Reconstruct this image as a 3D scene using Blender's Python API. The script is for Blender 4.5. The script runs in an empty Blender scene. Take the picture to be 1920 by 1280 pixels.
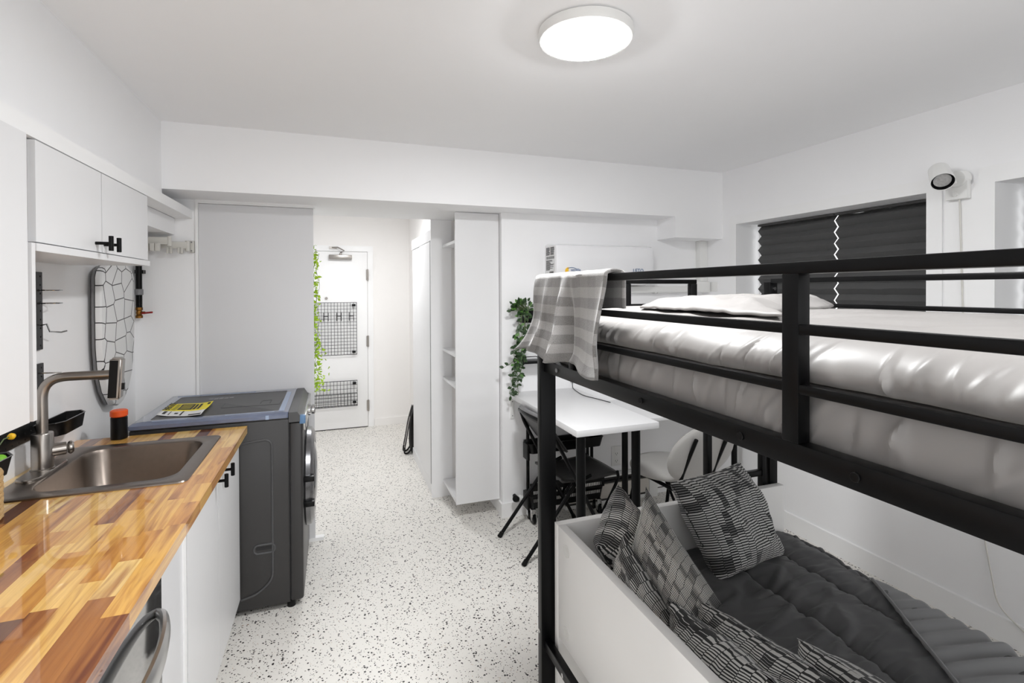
import bpy, bmesh, math, random
from math import sin, cos, pi, radians as R
from mathutils import Vector, Matrix, noise
random.seed(7)
scn = bpy.context.scene
COL = scn.collection

# ------------------------------------------------------------------ camera
def cam_basis(yaw, pitch, roll):
    cy, sy, cp, sp, cr, sr = cos(yaw), sin(yaw), cos(pitch), sin(pitch), cos(roll), sin(roll)
    f = Vector((sy*cp, cy*cp, -sp)); r = Vector((cy, -sy, 0)); u = r.cross(f)
    return cr*r + sr*u, -sr*r + cr*u, f
cd = bpy.data.cameras.new('camera'); cam = bpy.data.objects.new('camera', cd); COL.objects.link(cam)
r_, u_, f_ = cam_basis(R(19.682431), R(.464156), R(-.228522))
m = Matrix((r_, u_, -f_)).transposed().to_4x4(); m.translation = Vector((0, 0, 1.6)); cam.matrix_world = m
cd.sensor_width = 36; cd.lens = 36*941.5554/1920; cd.shift_y = -(640-550.5551)/1920
cd.clip_start = .02
scn.camera = cam

# ------------------------------------------------------------------ world, exposure
w = bpy.data.worlds.new('sky'); scn.world = w; w.use_nodes = True
bg = w.node_tree.nodes['Background']; bg.inputs['Color'].default_value = (.985, .994, 1, 1); bg.inputs['Strength'].default_value = 1.55
scn.view_settings.view_transform = 'Standard'; scn.view_settings.look = 'None'
scn.view_settings.exposure = 0.42; scn.view_settings.gamma = 1; scn.view_settings.use_curve_mapping = False
scn.cycles.max_bounces = 14; scn.cycles.diffuse_bounces = 9; scn.cycles.glossy_bounces = 5
LAMP_MAIN, LAMP_HALL, LAMP_FILL = 126, 98, 95   # radiance of the ceiling discs; the third is added fill behind the viewpoint

# ------------------------------------------------------------------ materials
def lin(c):
    c = c/255
    return c/12.92 if c <= .04045 else ((c+.055)/1.055)**2.4
def rgb(r, g=None, b=None):
    if g is None: g = b = r
    return (lin(r), lin(g), lin(b), 1)
class N:
    def __init__(s, name):
        s.m = bpy.data.materials.new(name); s.m.use_nodes = True; s.t = s.m.node_tree; s.n = s.t.nodes
        s.p = s.n['Principled BSDF']
    def add(s, typ, **kw):
        n = s.n.new(typ)
        for k, v in kw.items():
            if k.startswith('i_'):
                k = k[2:]; n.inputs[int(k) if k.isdigit() else k].default_value = v
            else: setattr(n, k, v)
        return n
    def l(s, a, b): s.t.links.new(a, b)
    def math(s, op, a, b=None, c=None):
        n = s.n.new('ShaderNodeMath'); n.operation = op
        for i, v in enumerate((a, b, c)):
            if v is None: continue
            if isinstance(v, (int, float)): n.inputs[i].default_value = v
            else: s.l(v, n.inputs[i])
        return n.outputs[0]
    def mix(s, f, a, b, blend='MIX'):
        n = s.n.new('ShaderNodeMix'); n.data_type = 'RGBA'; n.blend_type = blend
        for i, v in ((0, f), (6, a), (7, b)):
            if hasattr(v, 'links'): s.l(v, n.inputs[i])
            else: n.inputs[i].default_value = v
        return n.outputs[2]
    def ramp(s, f, stops, interp='LINEAR'):
        n = s.n.new('ShaderNodeValToRGB'); n.color_ramp.interpolation = interp
        e = n.color_ramp.elements
        while len(e) < len(stops): e.new(.5)
        for i, (p, c) in enumerate(stops): e[i].position = p; e[i].color = c
        s.l(f, n.inputs[0]); return n.outputs[0]
    def bump(s, h, strength, dist=.002):
        n = s.n.new('ShaderNodeBump'); n.inputs['Strength'].default_value = strength; n.inputs['Distance'].default_value = dist
        s.l(h, n.inputs['Height']); s.l(n.outputs[0], s.p.inputs['Normal'])
def mat(name, col, rough=.5, metal=0, var=.04, nscale=9, bump=0, bscale=120, coat=0, sheen=0, emit=None, spec=.5):
    k = N(name); p = k.p
    p.inputs['Roughness'].default_value = rough; p.inputs['Metallic'].default_value = metal
    p.inputs['Coat Weight'].default_value = coat; p.inputs['Coat Roughness'].default_value = .05
    p.inputs['Sheen Weight'].default_value = sheen; p.inputs['Specular IOR Level'].default_value = spec
    g = k.add('ShaderNodeNewGeometry')
    nz = k.add('ShaderNodeTexNoise', i_Scale=nscale, i_Detail=3.0); k.l(g.outputs['Position'], nz.inputs['Vector'])
    d = tuple(max(0, c*(1-var)) for c in col[:3])+(1,); h = tuple(min(1, c*(1+var)) for c in col[:3])+(1,)
    k.l(k.mix(nz.outputs['Fac'], d, h), p.inputs['Base Color'])
    if bump:
        n2 = k.add('ShaderNodeTexNoise', i_Scale=bscale, i_Detail=2.0); k.l(g.outputs['Position'], n2.inputs['Vector'])
        k.bump(n2.outputs['Fac'], bump)
    if emit:
        p.inputs['Emission Color'].default_value = (.985, .994, 1, 1); p.inputs['Emission Strength'].default_value = emit
    return k.m
WALL = mat('white_wall_paint', rgb(243, 243, 244), .62, var=.008, bump=.05, bscale=300)
HALLW = mat('warm_white_hall_paint', rgb(240, 238, 236), .6, var=.008)
CEIL = mat('ceiling_paint', rgb(243, 243, 244), .8, var=.008)
TRIM = mat('white_trim_paint', rgb(242, 242, 242), .4, var=.01)
MELA = mat('white_melamine', rgb(226, 226, 227), .35, var=.01)
PANEL = mat('grey_white_panel', rgb(216, 216, 218), .3, var=.01)
DARKGAP = mat('dark_gap', rgb(60, 58, 56), .8)
BLACK = mat('black_metal', rgb(10, 10, 11), .34, var=.1, bump=.05, bscale=400, spec=.16)
BLACKP = mat('black_plastic', rgb(12, 12, 13), .32, var=.1, spec=.2)
BLACKM = mat('black_wire', rgb(25, 25, 27), .45)
STEEL = mat('brushed_steel', rgb(165, 160, 155), .28, 1, var=.06, nscale=60)
SINKM = mat('sink_steel', rgb(140, 130, 122), .3, 1, var=.08, nscale=50)
CHROME = mat('chrome', rgb(200, 200, 200), .12, 1)
DWSTEEL = mat('dishwasher_steel', rgb(190, 190, 190), .09, 1)
WASH = mat('graphite_washer_paint', rgb(58, 57, 57), .36, .35, var=.06, nscale=200)
WASHTOP = mat('washer_top_paint', rgb(74, 74, 75), .45, var=.05, nscale=150)
WASHDK = mat('washer_seam_dark', rgb(22, 22, 24), .4)
FILM = mat('blue_protective_film', rgb(104, 112, 134), .16, var=.3, nscale=14, coat=.6)
FILM2 = mat('blue_tape', rgb(88, 122, 158), .3, var=.15)
GLASSDK = mat('dark_door_glass', rgb(40, 42, 46), .06, coat=1)
YELLOW = mat('yellow_label_paper', rgb(238, 220, 20), .5)
PAPER = mat('white_label_paper', rgb(225, 225, 225), .5)
INK = mat('black_ink', rgb(32, 32, 30), .6)
BLUEINK = mat('blue_ink', rgb(60, 95, 140), .5)
YELINK = mat('yellow_ink', rgb(240, 190, 40), .5)
ACW = mat('gloss_white_plastic', rgb(235, 235, 237), .12, var=.005, coat=.5)
WPLAST = mat('white_plastic', rgb(228, 228, 226), .4, var=.01)
IVORY = mat('ivory_rack_plastic', rgb(205, 203, 197), .45, var=.01)
BRASS = mat('brass', rgb(118, 82, 38), .4, 1)
RED = mat('red_handle', rgb(150, 25, 20), .4)
ORANGE = mat('orange_plastic', rgb(222, 84, 24), .45)
CHAIRF = mat('light_grey_upholstery', rgb(176, 174, 171), .9, var=.05, nscale=200, bump=.25, bscale=500, sheen=.2)
CHWOOD = mat('black_stained_ply', rgb(30, 28, 27), .4, var=.25, nscale=30)
SHEET = mat('grey_satin_sheet', rgb(146, 143, 141), .44, var=.03, nscale=4, spec=.5)
DUVET = mat('charcoal_comforter', rgb(80, 80, 81), .6, var=.06, nscale=5, bump=.12, bscale=500, sheen=.1)
DUVETL = mat('light_grey_comforter_lining', rgb(132, 132, 133), .7, var=.05, nscale=5, bump=.1, bscale=500, sheen=.2)
BLIND = mat('charcoal_pleated_fabric', rgb(84, 84, 84), .85, var=.05, nscale=120)
LEAFD = mat('dark_green_leaf', rgb(42, 66, 34), .45, var=.35, nscale=30)
LEAFM = mat('mid_green_leaf', rgb(78, 118, 52), .45, var=.2, nscale=30)
STEM = mat('green_stem', rgb(92, 108, 70), .6)
VINE = mat('yellow_green_leaf', rgb(170, 205, 40), .5, var=.25, nscale=20)
FLOWER = mat('yellow_flower', rgb(240, 190, 30), .5)
BRIGHTLEAF = mat('bright_green_leaf', rgb(120, 190, 50), .5)
ROPE = mat('woven_rope', rgb(186, 155, 108), .85, var=.25, nscale=90, bump=.3)
PACK = mat('black_pack_fabric', rgb(36, 34, 33), .85, var=.2, nscale=80, bump=.2)
DIFF = mat('lamp_diffuser', rgb(255, 255, 255), .5, emit=LAMP_MAIN)
DIFFH = mat('hall_lamp_diffuser', rgb(255, 255, 255), .5, emit=LAMP_HALL)
DIFFB = mat('fill_lamp_diffuser', rgb(255, 255, 255), .5, emit=LAMP_FILL)
BULB = mat('spot_bulb_face', rgb(205, 205, 205), .2, .6, var=.3, nscale=120)
GREYPL = mat('grey_plastic', rgb(120, 120, 122), .4)
CAPW = mat('white_cover_cap', rgb(214, 213, 210), .5)
DAYBED = mat('white_daybed_board', rgb(240, 239, 237), .45, var=.01)
def glass_mat():
    k = N('window_glass'); p = k.p
    p.inputs['Transmission Weight'].default_value = 1; p.inputs['Roughness'].default_value = .02; p.inputs['IOR'].default_value = 1.02
    return k.m
GLASS = glass_mat()
def terrazzo():
    k = N('terrazzo'); p = k.p
    g = k.add('ShaderNodeNewGeometry'); col = rgb(226, 221, 213)
    nz = k.add('ShaderNodeTexNoise', i_Scale=3.0, i_Detail=4.0); k.l(g.outputs['Position'], nz.inputs['Vector'])
    c = k.mix(nz.outputs['Fac'], rgb(220, 217, 211), rgb(229, 226, 221))
    for sc, th, pal, ang in ((90, .25, ((0, rgb(26, 23, 22)), (.5, rgb(66, 56, 48)), (.75, rgb(132, 92, 58)), (.9, rgb(150, 146, 140))), 0),
                        (150, .22, ((0, rgb(60, 54, 50)), (.5, rgb(120, 108, 96)), (.8, rgb(165, 130, 95))), .6),
                        (56, .15, ((0, rgb(30, 27, 26)), (.6, rgb(85, 70, 54)), (.85, rgb(140, 98, 58))), 1.1)):
        mp = k.add('ShaderNodeMapping'); k.l(g.outputs['Position'], mp.inputs['Vector']); mp.inputs['Rotation'].default_value = (0, 0, ang)
        n2 = k.add('ShaderNodeTexNoise', i_Scale=sc*1.6, i_Detail=1.0); k.l(mp.outputs[0], n2.inputs['Vector'])
        dv = k.add('ShaderNodeVectorMath', operation='MULTIPLY_ADD'); k.l(n2.outputs['Color'], dv.inputs[0]); dv.inputs[1].default_value = (.5/sc,)*3; k.l(mp.outputs[0], dv.inputs[2])
        v = k.add('ShaderNodeTexVoronoi', i_Scale=float(sc)); k.l(dv.outputs[0], v.inputs['Vector'])
        wn = k.add('ShaderNodeTexWhiteNoise'); k.l(v.outputs['Color'], wn.inputs['Vector'])
        sep = k.add('ShaderNodeSeparateColor'); k.l(v.outputs['Color'], sep.inputs[0])
        size = k.math('MULTIPLY', k.math('POWER', sep.outputs[0], 1.3), th*2)
        inside = k.math('LESS_THAN', v.outputs['Distance'], size)
        keep = k.math('GREATER_THAN', sep.outputs[1], .55)
        f = k.math('MULTIPLY', inside, keep)
        c = k.mix(f, c, k.ramp(sep.outputs[2], pal, 'CONSTANT'))
    k.l(c, p.inputs['Base Color']); p.inputs['Roughness'].default_value = .4
    return k.m
FLOOR = terrazzo()
def stave_mat():
    k = N('acacia_stave'); p = k.p
    oi = k.add('ShaderNodeObjectInfo'); g = k.add('ShaderNodeNewGeometry')
    off = k.math('MULTIPLY', oi.outputs['Random'], 37.0)
    cx = k.add('ShaderNodeCombineXYZ'); k.l(off, cx.inputs[0]); k.l(off, cx.inputs[2])
    ad = k.add('ShaderNodeVectorMath', operation='ADD'); k.l(g.outputs['Position'], ad.inputs[0]); k.l(cx.outputs[0], ad.inputs[1])
    def nz(sx, sy, det, dist=0):
        mp = k.add('ShaderNodeMapping'); mp.inputs['Scale'].default_value = (sx, sy, sx); k.l(ad.outputs[0], mp.inputs['Vector'])
        n = k.add('ShaderNodeTexNoise', i_Scale=1.0, i_Detail=det, i_Distortion=float(dist)); k.l(mp.outputs[0], n.inputs['Vector']); return n.outputs['Fac']
    fine = nz(260, 9, 4.0); grain = nz(46, 3.0, 5.0, 1.2); big = nz(17, 2.2, 3.0, .8)
    c = oi.outputs['Color']
    dark = k.mix(1.0, c, rgb(176, 120, 74), 'MULTIPLY')
    c1 = k.mix(k.math('MULTIPLY', k.ramp(grain, ((.42, (0, 0, 0, 1)), (.66, (1, 1, 1, 1)))), .5), c, dark)
    c2 = k.mix(k.ramp(big, ((.56, (0, 0, 0, 1)), (.68, (.85, .85, .85, 1)))), c1, k.mix(1.0, c1, rgb(158, 96, 54), 'MULTIPLY'))
    c3 = k.mix(k.math('MULTIPLY', k.ramp(fine, ((.35, (1, 1, 1, 1)), (.65, (0, 0, 0, 1)))), .12), c2, k.mix(1.0, c2, rgb(150, 110, 80), 'MULTIPLY'))
    k.l(c3, p.inputs['Base Color'])
    p.inputs['Roughness'].default_value = .35; p.inputs['Coat Weight'].default_value = 1; p.inputs['Coat Roughness'].default_value = .03
    return k.m
STAVE = stave_mat()
def uvsplit(k):
    u = k.add('ShaderNodeUVMap'); s = k.add('ShaderNodeSeparateXYZ'); k.l(u.outputs[0], s.inputs[0]); return u.outputs[0], s.outputs[0], s.outputs[1]
def pillow_mat():
    k = N('black_white_dash_fabric'); p = k.p
    uv, u, v = uvsplit(k); oi = k.add('ShaderNodeObjectInfo')
    wob = k.add('ShaderNodeTexNoise', i_Scale=15.0, i_Detail=2.0); k.l(uv, wob.inputs['Vector'])
    us = k.math('MULTIPLY', k.math('ADD', u, k.math('MULTIPLY', k.math('SUBTRACT', wob.outputs['Fac'], .5), .02)), 36.0)
    col = k.math('FLOOR', us); fu = k.math('FRACT', us)
    cmb = k.add('ShaderNodeCombineXYZ'); k.l(col, cmb.inputs[0]); k.l(oi.outputs['Random'], cmb.inputs[1])
    wn = k.add('ShaderNodeTexWhiteNoise'); k.l(cmb.outputs[0], wn.inputs['Vector'])
    vs = k.math('ADD', k.math('MULTIPLY', v, 104.0), k.math('MULTIPLY', wn.outputs['Value'], .55))
    vs = k.math('ADD', vs, k.math('MULTIPLY', wob.outputs['Fac'], 1.2))
    row = k.math('FLOOR', vs); fv = k.math('FRACT', vs)
    # patches: blocks of columns x rows where the white line is thin or gone
    mp = k.add('ShaderNodeCombineXYZ'); k.l(k.math('MULTIPLY', col, .55), mp.inputs[0]); k.l(k.math('MULTIPLY', row, .16), mp.inputs[1]); k.l(k.math('MULTIPLY', oi.outputs['Random'], 50.0), mp.inputs[2])
    pn = k.add('ShaderNodeTexNoise', i_Scale=1.0, i_Detail=1.0); k.l(mp.outputs[0], pn.inputs['Vector'])
    width = k.math('SUBTRACT', .54, k.math('MULTIPLY', k.math('MINIMUM', k.math('MAXIMUM', k.math('SUBTRACT', pn.outputs['Fac'], .515), 0.0), .12), 3.6))
    line = k.math('LESS_THAN', k.math('ABSOLUTE', k.math('SUBTRACT', fv, .5)), k.math('MULTIPLY', width, .5))
    gap = k.math('LESS_THAN', k.math('ABSOLUTE', k.math('SUBTRACT', fu, .5)), .475)
    f = k.math('MULTIPLY', line, gap)
    k.l(k.mix(f, rgb(34, 34, 35), rgb(204, 203, 200)), p.inputs['Base Color'])
    p.inputs['Roughness'].default_value = .85; p.inputs['Sheen Weight'].default_value = .15
    g = k.add('ShaderNodeNewGeometry'); n2 = k.add('ShaderNodeTexNoise', i_Scale=700.0); k.l(g.outputs['Position'], n2.inputs['Vector']); k.bump(n2.outputs['Fac'], .2)
    return k.m
PILLOW = pillow_mat()
def plaid_mat():
    k = N('grey_plaid_fleece'); p = k.p
    uv, u, v = uvsplit(k)
    hs = k.math('LESS_THAN', k.math('FRACT', k.math('MULTIPLY', v, 7.5)), .5)
    vs = k.math('LESS_THAN', k.math('FRACT', k.math('MULTIPLY', u, 5.0)), .5)
    t = k.math('ADD', k.math('MULTIPLY', hs, .30), k.math('MULTIPLY', vs, .10))
    g = k.add('ShaderNodeNewGeometry'); n2 = k.add('ShaderNodeTexNoise', i_Scale=420.0, i_Detail=3.0); k.l(g.outputs['Position'], n2.inputs['Vector'])
    t = k.math('ADD', t, k.math('MULTIPLY', k.math('SUBTRACT', n2.outputs['Fac'], .5), .5))
    k.l(k.ramp(t, ((0, rgb(152, 150, 148)), (.55, rgb(84, 82, 80)))), p.inputs['Base Color'])
    p.inputs['Roughness'].default_value = .95; p.inputs['Sheen Weight'].default_value = .6
    k.bump(n2.outputs['Fac'], .5, .003)
    return k.m
PLAID = plaid_mat()
def hexline_mat():
    k = N('white_cover_black_hex_lines'); p = k.p
    g = k.add('ShaderNodeNewGeometry')
    mp = k.add('ShaderNodeMapping'); mp.inputs['Scale'].default_value = (1, 9.0, 11.5); k.l(g.outputs['Position'], mp.inputs['Vector'])
    sx = k.add('ShaderNodeSeparateXYZ'); k.l(mp.outputs[0], sx.inputs[0]); cb = k.add('ShaderNodeCombineXYZ')
    k.l(sx.outputs[1], cb.inputs[0]); k.l(sx.outputs[2], cb.inputs[1])
    v = k.add('ShaderNodeTexVoronoi', feature='DISTANCE_TO_EDGE', voronoi_dimensions='2D', i_Scale=1.0, i_Randomness=.55); k.l(cb.outputs[0], v.inputs['Vector'])
    k.l(k.mix(k.math('LESS_THAN', v.outputs['Distance'], .028), rgb(226, 226, 226), rgb(28, 28, 28)), p.inputs['Base Color'])
    p.inputs['Roughness'].default_value = .35
    return k.m
HEXC = hexline_mat()

# ------------------------------------------------------------------ geometry helpers (all coordinates in metres, world axes unless noted)
WL = {}
def smooth(bm, ang=38):
    for f in bm.faces: f.smooth = True
    for e in bm.edges:
        if len(e.link_faces) == 2 and e.calc_face_angle(0) > R(ang): e.smooth = False
def obj(name, bm, mt, parent=None, local=False, sm=True, normals=True):
    if normals: bmesh.ops.recalc_face_normals(bm, faces=bm.faces[:])
    if sm: smooth(bm)
    if parent is not None and not local: bmesh.ops.translate(bm, vec=-WL[parent.name], verts=bm.verts[:])
    me = bpy.data.meshes.new(name); bm.to_mesh(me); bm.free()
    o = bpy.data.objects.new(name, me); COL.objects.link(o)
    for x in (mt if isinstance(mt, (list, tuple)) else [mt]): me.materials.append(x)
    if parent is not None: o.parent = parent; WL[o.name] = WL[parent.name].copy()
    else: WL[o.name] = Vector((0, 0, 0))
    return o
def tag(o, label, cat, group=None):
    o['label'] = label; o['category'] = cat
    if group: o['group'] = group
    return o
def thing(name, label, cat, loc, group=None, rotz=0):
    o = bpy.data.objects.new(name, None); COL.objects.link(o); o.location = loc; o.rotation_euler.z = rotz; o.empty_display_size = .1
    WL[o.name] = Vector(loc); return tag(o, label, cat, group)
def struct(name, bm, mt, parent=None, label=None, sm=True):
    o = obj(name, bm, mt, parent, sm=sm)
    o['kind'] = 'structure'
    if label: o['label'] = label
    return o
def stuff(o): o['kind'] = 'stuff'; return o
def single(name, bm, mt, label, cat, group=None):
    # a thing that is one mesh: origin moved to its base
    lo = Vector([min(v.co[i] for v in bm.verts) for i in range(3)]); hi = Vector([max(v.co[i] for v in bm.verts) for i in range(3)])
    c = Vector(((lo.x+hi.x)/2, (lo.y+hi.y)/2, lo.z))
    bmesh.ops.translate(bm, vec=-c, verts=bm.verts[:])
    o = obj(name, bm, mt); o.location = c; WL[o.name] = c
    return tag(o, label, cat, group)
def NB(): return bmesh.new()
def box(bm, x0, x1, y0, y1, z0, z1, bev=0, seg=2):
    mt = Matrix.Translation(((x0+x1)/2, (y0+y1)/2, (z0+z1)/2)) @ Matrix.Diagonal((abs(x1-x0), abs(y1-y0), abs(z1-z0), 1))
    r = bmesh.ops.create_cube(bm, size=1, matrix=mt); vs = r['verts']
    if bev:
        es = list({e for v in vs for e in v.link_edges})
        bmesh.ops.bevel(bm, geom=es, offset=bev, segments=seg, affect='EDGES', profile=.5)
    return bm
def bx(*a, **k): return box(NB(), *a, **k)
def obox(bm, c, ax, ay, az, hx, hy, hz):
    # oriented box
    ax, ay, az = Vector(ax).normalized(), Vector(ay).normalized(), Vector(az).normalized()
    mt = Matrix((ax*hx*2, ay*hy*2, az*hz*2)).transposed().to_4x4(); mt.translation = Vector(c)
    bmesh.ops.create_cube(bm, size=1, matrix=mt); return bm
def frame_of(d):
    d = Vector(d).normalized(); a = Vector((0, 0, 1)) if abs(d.z) < .9 else Vector((1, 0, 0))
    x = a.cross(d).normalized(); return x, d.cross(x).normalized()
def cyl(bm, p0, p1, r, r2=None, seg=18, bev=0):
    p0, p1 = Vector(p0), Vector(p1); d = p1-p0; x, y = frame_of(d); r2 = r if r2 is None else r2
    rings = []
    prof = [(0, r, 0), (1, r2, 0)] if not bev else [(0, r-bev, 0), (0, r, bev), (1, r2, -bev), (1, r2-bev, 0)]
    dn = d.normalized()
    for t, rr, o in prof:
        c = p0+d*t+dn*o
        rings.append([bm.verts.new(c+x*cos(2*pi*i/seg)*rr+y*sin(2*pi*i/seg)*rr) for i in range(seg)])
    for a, b in zip(rings, rings[1:]):
        for i in range(seg): bm.faces.new((a[i], a[(i+1) % seg], b[(i+1) % seg], b[i]))
    bm.faces.new(rings[0][::-1]); bm.faces.new(rings[-1]); return bm
def tube(bm, pts, r, seg=10, closed=False):
    pts = [Vector(p) for p in pts]; n = len(pts); rings = []; px = None
    for i, p in enumerate(pts):
        if closed: d = pts[(i+1) % n]-pts[i-1]
        else: d = pts[min(i+1, n-1)]-pts[max(i-1, 0)]
        d.normalize()
        if px is None: px, _ = frame_of(d)
        px = (px-d*px.dot(d)).normalized(); py = d.cross(px)
        rr = r[i] if isinstance(r, (list, tuple)) else r
        rings.append([bm.verts.new(p+px*cos(2*pi*k/seg)*rr+py*sin(2*pi*k/seg)*rr) for k in range(seg)])
    pr = list(zip(rings, rings[1:]))+([(rings[-1], rings[0])] if closed else [])
    for a, b in pr:
        for k in range(seg): bm.faces.new((a[k], a[(k+1) % seg], b[(k+1) % seg], b[k]))
    if not closed: bm.faces.new(rings[0][::-1]); bm.faces.new(rings[-1])
    return bm
def bend(pts, rad=.03, n=5):
    # round the corners of a polyline
    pts = [Vector(p) for p in pts]; out = [pts[0]]
    for a, b, c in zip(pts, pts[1:], pts[2:]):
        d0 = (a-b); d1 = (c-b); k = min(rad, d0.length*.45, d1.length*.45)
        p0 = b+d0.normalized()*k; p1 = b+d1.normalized()*k
        for i in range(n+1):
            t = i/n; out.append(p0*(1-t)**2+b*2*t*(1-t)+p1*t*t)
    out.append(pts[-1]); return out
def lathe(bm, prof, c, axis=(0, 0, 1), seg=32):
    c = Vector(c); a = Vector(axis).normalized(); x, y = frame_of(a); rings = []
    for r, h in prof:
        if r < 1e-6: rings.append([bm.verts.new(c+a*h)])
        else: rings.append([bm.verts.new(c+a*h+x*cos(2*pi*i/seg)*r+y*sin(2*pi*i/seg)*r) for i in range(seg)])
    for p, q in zip(rings, rings[1:]):
        for i in range(seg):
            j = (i+1) % seg
            if len(p) == 1: bm.faces.new((p[0], q[j], q[i]))
            elif len(q) == 1: bm.faces.new((p[i], p[j], q[0]))
            else: bm.faces.new((p[i], p[j], q[j], q[i]))
    return bm
def prism(bm, poly, axis, a, b):
    # polygon in the two other axes, extruded along `axis` from a to b
    def P(q, t):
        return {'x': (t, q[0], q[1]), 'y': (q[0], t, q[1]), 'z': (q[0], q[1], t)}[axis]
    A = [bm.verts.new(P(q, a)) for q in poly]; Bv = [bm.verts.new(P(q, b)) for q in poly]; n = len(poly)
    for i in range(n): bm.faces.new((A[i], A[(i+1) % n], Bv[(i+1) % n], Bv[i]))
    bm.faces.new(A[::-1]); bm.faces.new(Bv); return bm
def rrect(x0, x1, y0, y1, r, n=6):
    out = []
    for cx, cy, a0 in ((x1-r, y1-r, 0), (x0+r, y1-r, 90), (x0+r, y0+r, 180), (x1-r, y0+r, 270)):
        for i in range(n+1): a = R(a0+90*i/n); out.append((cx+r*cos(a), cy+r*sin(a)))
    return out
def loft(bm, loops, cap0=False, cap1=False):
    rs = [[bm.verts.new(p) for p in lp] for lp in loops]; n = len(rs[0])
    for a, b in zip(rs, rs[1:]):
        for i in range(n): bm.faces.new((a[i], a[(i+1) % n], b[(i+1) % n], b[i]))
    if cap0: bm.faces.new(rs[0][::-1])
    if cap1: bm.faces.new(rs[-1])
    return bm
def grid(bm, nu, nv, fn, uv=True):
    vs = [[bm.verts.new(fn(i/nu, j/nv)) for j in range(nv+1)] for i in range(nu+1)]
    lay = bm.loops.layers.uv.verify() if uv else None
    for i in range(nu):
        for j in range(nv):
            f = bm.faces.new((vs[i][j], vs[i+1][j], vs[i+1][j+1], vs[i][j+1]))
            if uv:
                for lp, (a, b) in zip(f.loops, ((i, j), (i+1, j), (i+1, j+1), (i, j+1))): lp[lay].uv = (a/nu, b/nv)
    return vs
def solidify(o, th, off=-1):
    mo = o.modifiers.new('thickness', 'SOLIDIFY'); mo.thickness = th; mo.offset = off; return o
def fn(x, y, z=0): return noise.noise(Vector((x, y, z)))
def text_bm(s, size, origin, xdir, ydir, depth=.0006, align='LEFT', stretch=1.0):
    cu = bpy.data.curves.new('txt', 'FONT'); cu.body = s; cu.size = size; cu.extrude = depth; cu.resolution_u = 3; cu.align_x = align
    o = bpy.data.objects.new('txt', cu); COL.objects.link(o)
    bpy.context.view_layer.update()
    me = bpy.data.meshes.new_from_object(o.evaluated_get(bpy.context.evaluated_depsgraph_get()))
    bpy.data.objects.remove(o); bpy.data.curves.remove(cu)
    bm = NB(); bm.from_mesh(me); bpy.data.meshes.remove(me)
    X = Vector(xdir).normalized()*stretch; Y = Vector(ydir).normalized(); Z = X.normalized().cross(Y)
    mt = Matrix((X, Y, Z)).transposed().to_4x4(); mt.translation = Vector(origin)
    bmesh.ops.transform(bm, matrix=mt, verts=bm.verts[:]); return bm

# ================================================================== SETTING
XL, XR, YB, ZC, ZS = -1.065, 2.845, 3.335, 2.495, 2.14
Y0 = -1.7
struct('floor', bx(-1.3, 3.2, Y0-.2, 6.4, -.1, 0), FLOOR, sm=False)
struct('ceiling', bx(-1.3, 3.2, Y0-.2, 3.12, ZC, ZC+.1), CEIL, sm=False)
struct('ceiling.001', bx(-1.3, 1.2, 3.85, 6.4, 2.455, 2.6), CEIL, sm=False)       # hall ceiling
struct('wall_left', bx(XL-.15, XL, Y0-.2, 6.4, 0, 2.6), WALL, sm=False)
# front wall behind the viewpoint with a wide unseen window added for fill light
bm = NB(); box(bm, -1.3, -.55, Y0-.2, Y0, 0, 2.6); box(bm, 2.65, 3.2, Y0-.2, Y0, 0, 2.6); box(bm, -.55, 2.65, Y0-.2, Y0, 0, .06); box(bm, -.55, 2.65, Y0-.2, Y0, 2.3, 2.6)
struct('wall_front', bm, WALL, sm=False)
bm = NB()
for x in (-.55, .50, 1.55, 2.60): box(bm, x, x+.05, Y0-.15, Y0-.1, .06, 2.3)
for z in (.06, 2.25): box(bm, -.55, 2.65, Y0-.15, Y0-.1, z, z+.05)
f3 = struct('window_3', bm, TRIM, sm=False)
# bulkhead over the kitchen and the deep ceiling beam
bm = NB(); box(bm, XL, -.843, Y0, 3.12, 2.03, ZC); struct('trim_1', bm, WALL, sm=False)
bm = NB(); box(bm, XL, XR, 3.113, 3.85, ZS, 2.6)
o = struct('trim_2', bm, WALL, sm=False)
struct('trim_3', bx(2.405, XR, 3.113, YB, 1.985, ZS), WALL, sm=False)             # dropped box at the right end of the beam
struct('trim_4', bx(-.865, -.775, .9, 3.43, 2.026, 2.075), TRIM, sm=False)      # valance beside the upper cabinet
# end wall beside the washer
struct('wall_end', bx(XL, -.757, 3.43, 3.55, 0, ZS), WALL, sm=False)
# back wall behind desk
struct('wall_back', bx(1.117, XR+.3, YB, 3.85, 0, ZS+.3), WALL, sm=False)
# hall walls
struct('wall_hall_end', bx(-1.3, 1.2, 6.125, 6.3, 0, 2.6), HALLW, sm=False)
struct('wall_hall_right', bx(.875, 1.117, 3.856, 6.125, 0, 2.6), HALLW, sm=False)
# right wall with two window openings
wy = ((1.691, 2.965), (.14, 1.411)); wz = (1.05, 2.081); XO = XR+.25
bm = NB()
box(bm, XR, XO, 2.965, 4.0, 0, 2.6); box(bm, XR, XO, 1.411, 1.691, 0, 2.6); box(bm, XR, XO, Y0-.2, .14, 0, 2.6)
for a, b in wy: box(bm, XR, XO, a, b, 0, wz[0]); box(bm, XR, XO, a, b, wz[1], 2.6)
struct('wall_right', bm, WALL, sm=False)
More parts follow.
